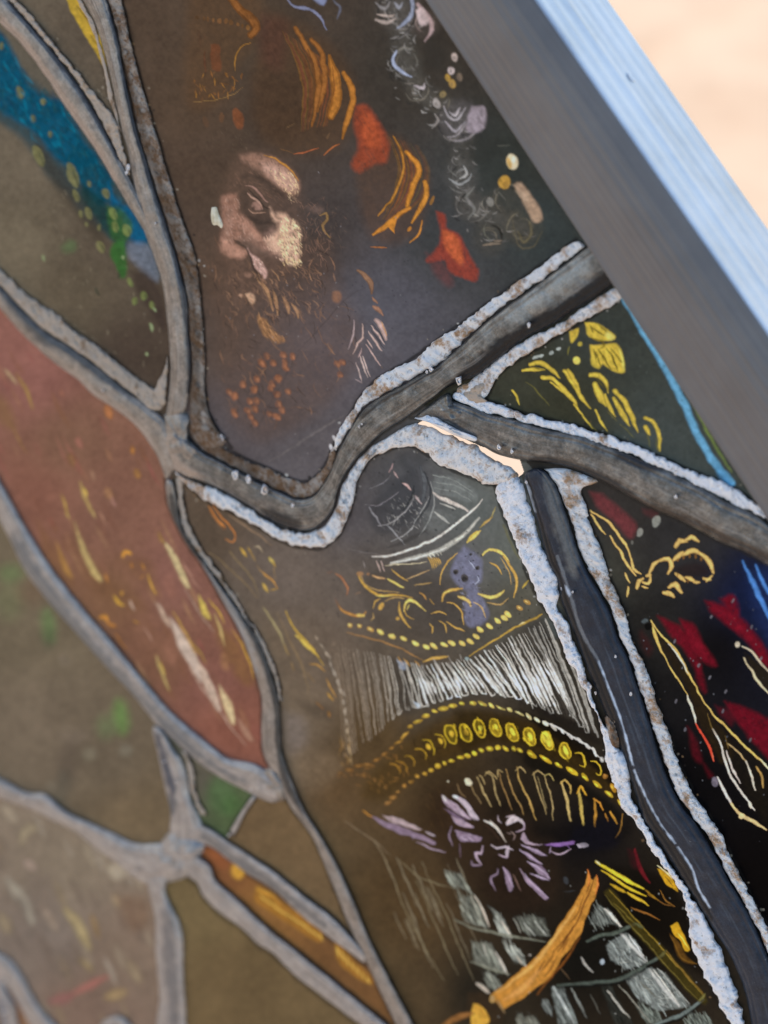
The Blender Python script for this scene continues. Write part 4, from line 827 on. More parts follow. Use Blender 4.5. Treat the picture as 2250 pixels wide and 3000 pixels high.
def figure_face():
    cv.Z(560, 400, 4.1475)
    fill((104,80,67), [(560,230),(800,180),(1050,240),(1250,420),(1330,620),(1360,900),(1360,1500),(1200,1650),(1000,1780),(860,1980),(620,2060),(480,1900),(430,1600),(340,1400),(340,1100),(360,800),(420,500)], 0.5, 26, 0.4)
    SK = (176,140,126); SH = (206,166,146); YW = (246,210,160)
    fill((158,120,102), [(600,230),(740,210),(900,235),(1050,285),(1180,375),(1270,480),(1320,570),(1300,670),(1210,720),(1110,650),(1040,580),(930,510),(840,420),(720,350),(620,295)], 0.85, 11, 0.65)
    fill((206,164,146), [(860,330),(1000,340),(1120,390),(1230,480),(1280,560),(1260,640),(1180,660),(1080,590),(970,500),(890,420)], 0.8, 13, 0.5)
    st((190,130,56), 7, [(880,232),(1020,275),(1150,350),(1240,440),(1300,530)], 0.85, 2.5, (0.4,1,0.5), 0.5)
    cv.flecks([YW,(226,186,150),(208,166,140)], [(960,420),(1180,400),(1300,560),(1300,680),(1200,710),(1090,640)], 75, 46, 62, 3.0, 0.75)
    cv.flecks([(100,82,72),(120,96,84)], [(600,210),(900,230),(1250,480),(1300,700),(1100,680),(700,360)], 45, 40, 60, 2.4, 0.6)
    cv.flecks([(206,176,140),(150,120,100)], [(1150,690),(1320,640),(1290,800),(1220,820)], 26, 30, 60, 3, 0.8)
    fill((158,116,98), [(370,730),(450,690),(545,700),(570,800),(580,920),(660,980),(750,1080),(830,1190),(900,1280),(1000,1340),(1040,1420),(980,1430),(850,1370),(720,1290),(640,1250),(560,1280),(590,1330),(655,1380),(690,1430),(640,1475),(540,1490),(450,1450),(370,1395),(340,1330),(365,1200),(378,1000),(358,850)], 0.8, 10, 0.7)
    fill((184,138,118), [(560,940),(650,1000),(740,1090),(820,1190),(880,1270),(800,1280),(680,1180),(590,1090)], 0.75, 12, 0.6)
    fill((186,140,120), [(370,1250),(450,1230),(520,1330),(620,1370),(680,1430),(610,1470),(520,1470),(430,1420),(360,1350)], 0.75, 12, 0.5)
    fill((160,124,108), [(440,880),(500,860),(520,980),(480,1160),(420,1250),(400,1100)], 0.5, 8, 0.5)
    fill((128,102,90), [(560,1240),(700,1180),(860,1290),(980,1400),(900,1470),(740,1400),(640,1320)], 0.5, 12, 0.4); fill((150,118,106), [(880,1180),(1000,1100),(1060,1300),(1100,1480),(960,1420)], 0.6, 12, 0.4)
    cv.flecks([(190,150,134),(120,94,82),(200,164,144)], [(370,760),(560,740),(600,940),(880,1260),(1010,1400),(640,1260),(500,1300),(370,1300)], 110, 44, 70, 2.6, 0.55)
    st((74,60,52), 6, [(540,1290),(620,1320),(680,1370),(700,1450)], 0.8, 3); st((60,48,42), 9, [(530,1260),(600,1290)], 0.7, 5)
    fill((224,180,154), [(960,865),(1000,930),(1040,990),(1050,930),(1130,930),(1200,1000),(1290,1060),(1325,1200),(1315,1400),(1290,1540),(1190,1560),(1090,1450),(1010,1380),(900,1290),(960,1210),(1040,1150),(1050,1050),(1000,1020),(975,940)], 0.85, 9, 0.6)
    cv.flecks([YW,(250,222,176),(232,190,154)], [(1100,980),(1210,1000),(1300,1080),(1340,1200),(1345,1480),(1310,1560),(1180,1560),(1080,1430),(1060,1250)], 190, 46, 60, 3.2, 0.85, 22)
    cv.flecks([(84,70,62),(110,88,74)], [(1180,1000),(1330,1080),(1340,1500),(1200,1600),(1060,1450),(1150,1250)], 90, 42, 60, 2.6, 0.75, 22)
    cv.flecks([(196,156,136),(220,180,156)], [(880,1240),(980,1180),(1080,1400),(1120,1540),(960,1430)], 60, 50, 62, 2.8, 0.8)
    cv.flecks([(220,186,140)], [(1100,1480),(1340,1480),(1330,1600),(1120,1600)], 26, 40, 70, 2.8, 0.8)
    st((48,40,36), 14, [(700,980),(820,1040),(950,1040)], 0.5, 10); fill((60,51,46), [(580,700),(660,640),(690,700),(690,860),(760,960),(930,950),(1000,1060),(900,1160),(740,1020),(600,880)], 0.4, 9, 0.2)
    st((160,122,108), 7, [(650,595),(750,605),(820,690),(880,745),(930,790)], 0.9, 2.2, (0.3,1,0.6)); st((180,142,124), 7, [(685,690),(720,720),(790,770),(850,840),(868,885)], 0.9, 2)
    fill((166,128,114), [(745,800),(800,790),(850,840),(862,890),(790,900),(725,850)], 0.8, 3, 0.4); el((62,48,42), 752, 872, 22, 24, 0, 0.7, 3)
    st((164,128,108), 3.6, [(690,878),(740,925),(820,938),(900,908)], 0.95, 1.6); st((50,42,38), 5, [(700,640),(790,740),(890,850),(960,880)], 0.75, 2.5)
    st((50,42,38), 14, [(620,480),(820,500),(980,620),(1130,740)], 0.35, 16)
    fill((206,164,152), [(685,1355),(735,1430),(800,1465),(850,1530),(905,1610),(915,1690),(890,1735),(825,1660),(760,1580),(745,1490)], 0.92, 5, 0.5)
    cv.flecks([(110,88,80),(236,196,180)], [(740,1440),(860,1520),(920,1690),(860,1700),(760,1580)], 30, 34, 58, 2.6, 0.8)
    st((52,42,38), 6, [(690,1390),(735,1500),(750,1600),(850,1700),(900,1760)], 0.8, 3)
    el((150,114,96), 690, 1680, 44, 30, 40, 0.6, 4, 0.6); el((130,100,84), 600, 1730, 34, 22, 30, 0.5, 4, 0.6)
    fill((208,166,136), [(655,1915),(720,1900),(780,1935),(785,1980),(745,2035),(690,1975)], 0.92, 4, 0.4); fill((190,150,124), [(568,1925),(600,1912),(628,1930),(610,1965)], 0.85, 3, 0.5)
    B = (168,126,92)
    for pts, w in (([(800,1720),(900,1860),(960,1980),(990,2110)],10),([(985,1870),(1030,1950),(1042,2060),(1052,2170)],10),([(860,1760),(930,1880),(960,1960)],7),([(1115,1955),(1170,2040),(1192,2150)],13),([(1225,2035),(1285,2120),(1300,2200)],12),([(970,1610),(1040,1680),(1080,1760)],3.5),([(960,1960),(985,2090)],5),([(1010,1960),(1030,2080)],5)):
        st(B, w, pts, 0.85, 2.4, (0.3,1,0.5), 0.5)
    fill((134,108,98), [(1410,850),(1560,840),(1600,900),(1480,920)], 0.5, 10, 0.5)
    st((150,116,72), 9, [(1560,960),(1640,930),(1650,1010),(1600,1080),(1640,1180),(1680,1230)], 0.8, 2.5); st((110,92,82), 6, [(1530,980),(1500,1040),(1530,1100)], 0.6, 3)
    for k in range(120):
        x, y = random.uniform(420, 1560), random.uniform(1560, 2190); L = random.uniform(40, 110); b = random.choice((-1, 1)) * random.uniform(10, 30)
        st(random.choice(((150,112,88),(164,124,96),(132,100,82),(60,48,42))), random.uniform(2.4, 5), [(x, y), (x + L * 0.3 + b, y + L * 0.35), (x + L * 0.5 + b, y + L * 0.75), (x + L * 0.5, y + L)], random.uniform(0.3, 0.7), 2, (0.3,1,0.3), 0.5)
    cv.flecks([(130,98,82),(118,92,76)], [(420,480),(760,420),(960,520),(1120,760),(1100,860),(800,640),(560,620)], 50, 60, 40, 2.8, 0.4, 14)
    cv.flecks([(120,92,78),(140,106,90)], [(1300,760),(1560,820),(1700,1200),(1640,1560),(1400,1560),(1360,1100)], 70, 80, 70, 3.2, 0.55, 30)
    cv.flecks([(112,86,74),(104,84,72)], [(1300,700),(1700,740),(1900,1000),(1850,1500),(1400,1500)], 55, 60, 65, 2.8, 0.45, 35)
    cv.flecks([(116,88,72),(98,78,66)], [(100,1300),(420,1300),(560,1900),(700,2300),(200,2300)], 45, 60, 82, 5, 0.35, 14, 4)
    cv.flecks([(122,94,80),(110,88,78),(134,106,92)], [(900,1560),(1500,1560),(1700,2190),(1050,2190)], 90, 46, 58, 2.6, 0.5, 30)

def figure_beard():
    cv.Z(0, 0, 1)
    BP = [(640,690),(760,740),(860,720),(960,700),(1000,860),(1050,960),(1040,1080),(930,1210),(760,1290),(660,1180),(640,980),(610,820)]
    fill((98,75,62), BP, 0.4, 34, 0.4)
    for k in range(230):
        x = random.uniform(600, 1060); y = random.uniform(680, 1290)
        if not inside(np.array([x]), np.array([y]), np.array(BP, float))[0]: continue
        L = random.uniform(10, 26); r = math.radians(random.gauss(68, 26)); b = random.choice((-1, 1)) * random.uniform(2, 7)
        dx, dy = L * math.cos(r), L * math.sin(r)
        st(random.choice(((132,98,76),(118,88,70),(150,110,84),(58,47,42),(66,54,48))), random.uniform(2, 5), [(x - dx, y - dy), (x - dx * 0.3 + b, y - dy * 0.3), (x + dx * 0.4 + b, y + dy * 0.4), (x + dx, y + dy)], random.uniform(0.3, 0.65), 2, (0.3,1,0.3), 0.5)
    cv.Z(500, 750, 2.212)
    fill((162,116,78), [(560,385),(615,415),(655,480),(745,550),(690,570),(645,535),(600,515),(575,450)], 0.7, 4, 0.6)
    cv.flecks([(190,140,96),(120,88,62)], [(560,385),(640,430),(740,550),(620,540)], 40, 60, 58, 3, 0.8, 10)
    for x, y in ((600,700),(590,690),(665,690),(740,690),(790,650),(755,730),(740,715),(690,800),(700,790),(560,800),(540,870),(545,860),(410,910),(420,905),(510,940),(550,990),(555,940),(500,1000),(700,960),(690,900),(680,1040),(695,1045),(410,1010),(420,1030),(760,880),(1080,700),(1115,690),(1100,770),(640,1020),(650,860),(660,830),(620,650),(520,1040),(545,1080),(720,1000),(730,640),(380,880),(470,830)):
        el((146,94,68), x, y, 20, 26, -35, 0.65, 3, 0.6); el((170,116,84), x + 5, y + 6, 8, 14, -35, 0.6, 2)
        st((96,72,60), 3, [(x - 18, y - 22), (x + 14, y - 16), (x + 22, y + 16)], 0.5)
    cv.flecks([(122,88,70),(104,80,70)], [(360,700),(820,600),(860,900),(720,1100),(380,1080)], 60, 34, 50, 4, 0.4, 40)
    for pts, w, c in (([(1190,415),(1180,520),(1150,600)],6,(172,150,150)),([(1240,440),(1245,520),(1210,570),(1180,640)],6,(190,160,150)),([(1330,415),(1365,450),(1400,540)],20,(196,164,156)),
        ([(1300,455),(1390,575)],6,(206,176,166)),([(1285,490),(1370,612)],6.5,(206,176,166)),([(1262,570),(1310,640),(1358,710)],4.5,(200,168,160)),([(1240,650),(1295,780)],5,(206,180,172)),([(1220,640),(1278,785)],5,(206,180,172)),([(1205,690),(1240,820)],5,(190,166,160)),([(1275,540),(1310,600)],5,(200,170,160)),([(1235,600),(1215,660)],5,(180,150,146)),
        ([(1215,95),(1260,130),(1298,180),(1305,240)],16,(142,104,78)),([(1310,265),(1335,310)],9,(150,108,84)),([(1315,325),(1375,385)],13,(160,116,92)),([(1200,800),(1235,820)],4,(170,150,150)),([(1050,110),(1070,160)],8,(126,98,84))):
        st(c, w, pts, 0.9, 2, (0.5,1,0.4))
    st((206,146,74), 4, [(1370,430),(1405,520)], 0.7); st((40,34,36), 3, [(1310,440),(1395,560)], 0.6); st((40,34,36), 3, [(1300,480),(1385,600)], 0.6)
    el((150,106,80), 1075, 262, 30, 40, 0, 0.7, 5, 0.6)
    st((112,104,104), 10, [(640,1330),(760,1260),(900,1170),(1120,1030)], 0.5, 5); st((66,58,58), 4, [(820,620),(900,540),(1000,430),(1120,290),(1260,200)], 0.4, 4)
    st((66,58,58), 4, [(560,1120),(640,960),(760,760),(830,640)], 0.4, 4)
    for x, y, r in ((1060,1180,20),(1040,1240,22),(1100,1130,12),(340,1180,22)): el((210,206,210), x, y, r * 0.55, r, -20, 0.95, 1.6)
    for _ in range(26): el((128,122,124), random.uniform(250,1500), random.uniform(-700,1300), 4, 5, 0, 0.7, 1.2)
    for _ in range(30): el((54,52,58), random.uniform(900,1900), random.uniform(-100,800), 6, 5, 0, 0.5, 1.5)

def pauldron():
    cv.Z(1000, 750, 2.212)
    fill((56,56,60), [(300,1500),(480,1380),(520,1500),(500,1640),(400,1760),(240,1800),(180,1640)], 0.55, 14, 0.4)
    W1 = (150,148,150)
    for pts, w, c in (([(320,1850),(420,1800),(500,1690),(570,1560)],3.5,(170,168,166)),([(240,1752),(340,1722),(430,1640),(470,1580)],3.5,(160,156,156)),([(155,1610),(220,1620),(300,1580),(370,1530)],3,(128,122,126)),([(180,1510),(260,1480),(320,1420)],3,(120,116,120)),
        ([(180,1630),(225,1690),(262,1755)],5,(150,146,150)),([(296,1740),(350,1800),(412,1870)],5,(150,148,150)),([(400,1470),(425,1490),(450,1515)],7,(206,170,164)),([(340,1400),(365,1435)],7,(176,150,148)),([(334,1350),(322,1380),(308,1400)],5,(170,140,140)),([(480,1555),(520,1605)],7,(190,170,168)),([(490,1560),(440,1600)],4,(130,128,128)),
        ([(510,1360),(545,1480),(520,1590)],16,(84,86,90)),([(580,1460),(606,1580),(580,1690),(500,1820)],5,(150,150,148)),([(590,1420),(720,1450),(850,1530)],4,(140,142,138)),([(600,1460),(740,1490),(860,1560)],4,(132,134,130)),([(600,1500),(740,1530),(840,1590)],4,(140,140,136)),([(700,1430),(760,1490),(830,1540)],3,(120,122,120)),
        ([(600,1535),(650,1570),(740,1610),(820,1650)],13,(220,206,196)),([(606,1660),(650,1695),(695,1730)],10,(200,196,188)),([(640,1600),(740,1640)],6,(180,176,168)),
        ([(200,1950),(330,1942),(480,1890),(640,1812),(760,1722),(850,1645),(915,1580)],9,(236,222,212)),([(320,2000),(450,1962),(600,1922),(720,1862),(820,1782),(890,1700)],16,(186,182,172)),([(320,1990),(420,1975),(560,1935),(680,1890)],6,(236,228,218)),([(740,1850),(800,1800)],8,(232,222,206)),
        ([(815,1855),(845,1820),(885,1785)],11,(238,196,88)),([(900,1760),(975,1690)],7,(176,146,76)),([(960,1700),(1000,1630)],6,(150,136,92))):
        st(c, w, pts, 0.9, 1.8, (0.5,1,0.5), 0.35)
    fill((126,130,128), [(600,1420),(760,1440),(880,1540),(850,1600),(720,1560),(600,1530)], 0.5, 6, 0.7)
    fill((120,122,120), [(520,1640),(640,1640),(740,1680),(640,1780),(540,1760)], 0.4, 9, 0.7)
    cv.flecks([(150,148,146),(180,176,170),(110,108,108)], [(360,1540),(520,1560),(560,1700),(420,1820),(260,1760)], 90, 26, 55, 2.6, 0.6, 30)
    cv.flecks([(60,58,60)], [(200,1400),(560,1380),(560,1800),(220,1850)], 60, 30, 50, 3, 0.5, 30)
    st((40,42,44), 7, [(470,1490),(455,1570),(400,1650)], 0.7, 3); st((44,46,50), 6, [(540,1400),(580,1520),(560,1620),(470,1740)], 0.7, 3)
    st((120,112,112), 3, [(40,1900),(130,1920),(260,1940)], 0.6); st((46,44,44), 12, [(300,1890),(420,1850),(560,1770)], 0.4, 7)
    fill((54,56,60), [(360,1280),(480,1260),(560,1330),(440,1400),(380,1350)], 0.4, 12)
    for _ in range(40): el((46,46,50), random.uniform(120,900), random.uniform(1260,2000), 7, 6, 0, 0.6, 1.5)

def scroll_ornament():
    cv.Z(930, 1500, 2.37)
    fill((62,55,50), [(300,440),(480,400),(800,420),(1000,600),(1150,800),(900,900),(500,840),(360,740)], 0.3, 24, 0.25)
    fill((124,124,150), [(1020,235),(1090,280),(1145,350),(1135,480),(1100,520),(1150,600),(1190,720),(1110,800),(1030,770),(1018,650),(1040,560),(960,490),(925,420),(965,310)], 0.72, 7, 0.45)
    cv.flecks([(150,150,172),(100,98,118),(84,80,92)], [(1000,500),(1130,520),(1190,720),(1100,810),(1010,740)], 90, 20, 60, 3, 0.6, 60)
    cv.flecks([(150,152,178)], [(960,300),(1080,270),(1140,400),(1100,520),(960,460)], 30, 26, 40, 3, 0.4, 50)
    G1, G2, G3 = (206,162,82), (240,204,110), (180,146,92)
    S = lambda w, c, *p: st(c, w * 0.84, p, 0.95, 1.5, (0.5,1,0.4), 0.3)
    S(4, (216,200,164), (470,370),(620,362),(760,350))
    for k in range(6): S(4, G1, (768+14*k,312+2*k),(790+13*k,355),(802+11*k,404-8*k))
    for k in range(4): S(6, (236,226,206), (770+26*k,290-6*k),(795+22*k,320-8*k))
    S(4.5,(190,156,110),(622,468),(700,432),(780,402)); S(6,G1,(518,398),(570,440),(628,482)); S(9,G2,(488,468),(550,500),(602,522)); S(9,(206,160,110),(382,444),(430,455),(472,465)); S(6,G3,(670,510),(740,495),(800,496))
    S(5,(186,160,150),(408,340),(420,375),(434,415)); S(5,(186,160,150),(440,340),(450,375),(462,412)); S(4,(150,140,136),(318,340),(330,380))
    S(10,(206,160,74),(278,425),(310,490),(370,550),(450,580),(560,578),(660,597)); S(4,G3,(290,425),(335,505),(400,538),(480,550),(590,560)); S(6,G2,(400,575),(460,585),(520,582)); el((176,130,90),292,430,24,16,-20,0.8); el((166,120,84),350,432,14,10,0,0.8)
    S(5,G1,(388,668),(398,622),(430,600)); el(G1,442,655,16,28,20,0.95); S(6,G3,(468,622),(530,596),(606,602)); S(5,(150,118,70),(620,595),(660,600))
    S(10,G2,(600,690),(618,625),(660,614),(712,648),(752,690)); S(4,G1,(602,660),(620,720),(668,746)); S(10,G1,(572,625),(570,690),(600,752),(648,806)); S(4,G2,(640,640),(622,680)); el(G1,555,742,14,12,0,0.9)
    S(8,(164,108,74),(128,425),(178,470),(208,530),(202,578)); S(10,(190,134,70),(130,620),(170,682),(230,712),(300,722),(335,690)); S(4,(150,116,90),(260,575),(300,555)); S(6,G3,(388,700),(392,730),(374,752)); el(G2,300,716,26,10,5,0.8); S(5,(120,92,80),(70,420),(110,410)); S(5,(120,92,80),(120,600),(150,660))
    S(5,G1,(845,505),(858,430),(900,350),(972,285)); S(13,G1,(862,622),(880,570),(920,542),(1010,530)); S(7,G2,(880,560),(940,535)); S(5.5,G1,(896,632),(950,636),(1000,700),(1014,782)); S(14,(226,186,106),(978,592),(1040,612),(1062,655)); S(5.5,(206,170,110),(1088,630),(1140,660),(1166,735)); S(6,G1,(788,700),(850,690),(898,716)); S(5,G1,(778,775),(798,800),(795,842)); S(6,G1,(842,755),(885,780),(902,838)); S(7,G1,(900,760),(960,800),(1022,826)); S(5,(160,126,70),(782,600),(812,642)); S(8,(176,130,70),(705,560),(740,580),(760,610))
    S(12,G2,(1148,300),(1198,264),(1270,280),(1330,345)); S(12,G1,(1290,310),(1350,390),(1385,480),(1362,592)); S(5,G3,(1270,320),(1325,400),(1345,500)); S(7,G1,(1198,350),(1250,380),(1278,428)); S(13,G2,(1120,570),(1200,592),(1262,572),(1302,540)); S(6.5,G3,(1178,625),(1268,642),(1322,600)); S(8,(186,156,70),(1424,530),(1462,480))
    S(12,G2,(1040,212),(1080,180),(1132,130)); S(5,G3,(1158,92),(1212,30)); S(4,(176,180,200),(1060,340),(1098,390)); S(4,(176,180,200),(1090,500),(1118,470),(1112,440))
    for x, y, r in ((960,415,19),(1020,460,26),(1115,386,16),(1065,292,11)):
        el((76,70,66), x, y, r, r, 0, 0.95, 1.6); el((40,38,36), x - 3, y + 3, r * 0.6, r * 0.6, 0, 0.8, 2)
    for _ in range(36): el((34,32,34), random.uniform(950,1560), random.uniform(300,900), 5, 5, 0, 0.8, 1.2)
    for i, (x, y) in enumerate(((225,785),(290,795),(365,815),(437,832),(517,865),(597,880),(680,910),(755,935),(808,930),(880,920),(932,910),(1005,910),(1062,898),(1103,860),(1130,818),(1195,793),(1250,755),(1322,712),(1300,735),(1405,668),(1455,625))):
        el(G2 if 2 < i < 19 else (190,146,78), x, y, 28 if i > 1 else 16, 15, 32, 0.97, 1.6); el((255,232,150), x - 3, y - 3, 12, 5, 32, 0.7, 1.4)
    st((170,124,72), 5, [(200,835),(370,880),(510,925),(620,970),(732,1030)], 0.9, 1.8); st(G1, 10, [(738,1042),(810,1016),(905,1004)], 0.9, 1.8); st((200,160,70), 6, [(1050,1000),(1180,920),(1330,830),(1440,770),(1562,710)], 0.85, 1.8)
    st((186,150,66), 9, [(1380,800),(1480,750),(1560,712)], 0.8, 2); st((236,210,150), 5, [(1400,782),(1440,762)], 0.9); el((170,190,190),1035,1020,14,12,0,0.8)
    st((120,112,60), 8, [(1290,90),(1330,180),(1400,330)], 0.4, 6); fill((70,82,86), [(1440,800),(1600,740),(1680,860),(1560,880)], 0.5, 14)

def gorget_ribs():
    cv.Z(950, 1500, 1.8433)
    fill((66,60,54), [(360,780),(560,840),(780,800),(960,710),(1180,580),(1300,860),(1450,1160),(1330,1110),(1130,1020),(960,1000),(640,1020),(400,1080)], 0.75, 14, 0.3)
    Tp, _ = resample(np.array([(40,700),(150,735),(280,765),(400,795),(540,830),(660,815),(790,795),(950,705),(1080,650),(1200,585),(1245,570)], float), 66)
    Bt, _ = resample(np.array([(110,1330),(190,1270),(290,1190),(400,1085),(520,1055),(640,1020),(790,985),(900,985),(1050,1005),(1200,1075),(1320,1095),(1420,1180),(1480,1210)], float), 66)
    for i in range(66):
        f = i / 65.0
        c0 = np.array((128,110,92)) * (1 - min(1, f / 0.35)) + np.array((196,190,180)) * min(1, f / 0.35)
        if 0.4 < f < 0.8: c0 = c0 * 1.15
        if f > 0.8: c0 = c0 * (1 - (f - 0.8) * 1.4)
        c0 = c0 * random.uniform(0.86, 1.2)
        a, b = Tp[i] + RNG.normal(0, 5, 2), Bt[i] + RNG.normal(0, 7, 2); m = (a + b) / 2 + RNG.normal(0, 3, 2) + np.array([8, 0])
        m1 = a * 0.25 + b * 0.75 + np.array([4, 0])
        w = random.choice((3.2, 4.2, 6.0, 9.0)) if f > 0.28 else random.choice((2.2, 2.8, 3.4))
        st(np.clip(c0, 0, 255), w, [a, m, m1, b], 0.9, 1.6, (0.5, 1, 0.7), 0.45)
        if f > 0.2 and i % 2 == 0 and i < 64:
            b2 = Bt[i + 1]; st(np.clip(c0 * 1.05, 0, 255), 3, [b + (0, -14), b + (4, 2), b2 + (-2, 0), b2 + (-5, -14)], 0.85, 1.6)
        if 0.35 < f < 0.92 and random.random() < 0.75:
            s = random.uniform(0.25, 0.5); e = random.uniform(0.75, 0.98)
            st((250,242,234), random.uniform(6, 11), [a * (1 - s) + b * s, a * (1 - (s + e) / 2) + b * (s + e) / 2 + (5, 0), a * (1 - e) + b * e], 0.85, 1.7, (0.3, 1, 0.6), 0.35)
        if f > 0.2 and random.random() < 0.7:
            st((34,29,26), 4.2, [a + (9, 0), m + (9, 0), b + (8, -20)], 0.7, 1.6)
    cv.flecks([(150,142,136),(180,172,164)], [(480,830),(1150,700),(1250,900),(900,960),(560,1000)], 90, 40, 70, 4, 0.45, 10)
    fill((24,20,18), [(1130,1030),(1300,1110),(1460,1200),(1480,1260),(1330,1180),(1150,1080)], 0.6, 9, 0.6)
    cv.flecks([(24,20,18)], [(1000,1000),(1350,1080),(1400,1170),(1150,1080)], 60, 26, 60, 4, 0.6, 40)
    st((200,150,76), 5, [(400,780),(425,830)], 0.8); st((200,150,76), 6, [(430,790),(460,830)], 0.8); st((186,140,76), 4, [(490,805),(520,835)], 0.8)
    fill((160,170,190), [(390,800),(430,810),(440,850),(410,850)], 0.6, 4); fill((190,200,212), [(485,1020),(520,1035),(505,1062)], 0.8, 2.5)

def left_of_armour():
    cv.Z(500, 1400, 2.212)
    O = (204,126,60)
    st(O, 7, [(250,180),(275,225),(300,265),(335,300),(360,325)], 0.95, 1.8); st(O, 4, [(275,172),(320,240),(360,290),(410,345),(420,385),(400,418),(355,395)], 0.95, 1.5); st((150,100,60), 9, [(255,215),(300,275),(350,335)], 0.6, 3)
    st((152,124,98), 5, [(370,240),(480,310),(580,380),(655,435)], 0.85, 2)
    for pts, w, c in (([(448,455),(490,510)],10,(206,164,74)),([(498,448),(520,490)],6,(190,150,70)),([(510,470),(552,540)],6,(160,128,76)),([(540,448),(575,450),(600,485)],5,(180,160,130)),([(640,515),(670,562)],12,(206,180,96)),([(655,540),(680,580)],5,(190,150,66)),([(580,598),(630,640),(692,712)],6,(204,146,66)),([(598,688),(632,735)],12,(206,168,80)),([(645,725),(690,715)],5,(190,150,66)),([(180,95),(210,115)],8,(176,124,60)),
        ([(250,480),(420,620),(560,780)],4,(140,116,82)),([(380,480),(520,640),(570,770)],3,(150,126,84)),([(250,560),(400,720)],3,(128,106,78)),([(600,840),(690,980),(742,1090)],8,(164,148,106)),([(740,1080),(765,1150)],4,(170,140,80)),([(745,865),(800,980),(880,1060),(940,1140),(990,1220)],6,(206,166,66)),([(810,1020),(880,1085),(935,1140)],11,(226,190,84)),([(690,870),(760,1030),(850,1200),(890,1360)],3,(140,116,84)),([(560,560),(640,680)],3,(150,120,80)),([(900,1210),(950,1215),(995,1255)],6,(190,140,66)),([(880,1260),(935,1330)],4,(130,104,72)),([(1010,1300),(1040,1360),(1070,1420)],5,(190,140,70)),([(1020,1395),(1050,1440)],9,(186,140,66)),([(780,1190),(800,1250)],4,(150,120,76)),([(940,1450),(990,1505)],7,(160,112,64)),([(1020,1515),(1035,1550)],10,(176,122,60)),
        ([(770,1060),(840,1200),(880,1330),(900,1430)],3,(132,110,82)),([(660,560),(670,620),(680,660)],3,(150,120,80))):
        st(c, w, pts, 0.85, 2.2)
    cv.beads([(150,132,112),(166,154,140),(176,160,140),(160,130,90)], [(950,1040),(1000,1120),(1045,1215),(1080,1310),(1105,1385),(1120,1460),(1132,1520),(1145,1590),(1152,1660),(1160,1740),(1168,1830)], 14, 30, 8, 0, 0.9)
    cv.flecks([(150,116,70),(170,126,70)], [(1060,1640),(1180,1700),(1150,1900),(1100,1880)], 16, 36, 70, 5, 0.7)
    fill((124,112,106), [(740,1520),(860,1560),(880,1700),(800,1800),(740,1700)], 0.6, 24, 0.3); fill((64,54,46), [(830,1440),(1010,1470),(1050,1560),(960,1560),(860,1500)], 0.45, 20, 0.3)
    fill((128,108,86), [(760,1780),(980,1760),(1100,1880),(960,2020),(800,1960)], 0.45, 30, 0.3)
    cv.flecks([(140,116,92)], [(640,840),(1050,1000),(1150,1900),(800,2050)], 60, 20, 60, 3, 0.4, 40)
    for _ in range(24): el((60,54,52), random.uniform(700,1100), random.uniform(520,1100), 5, 5, 0, 0.6, 1.4)
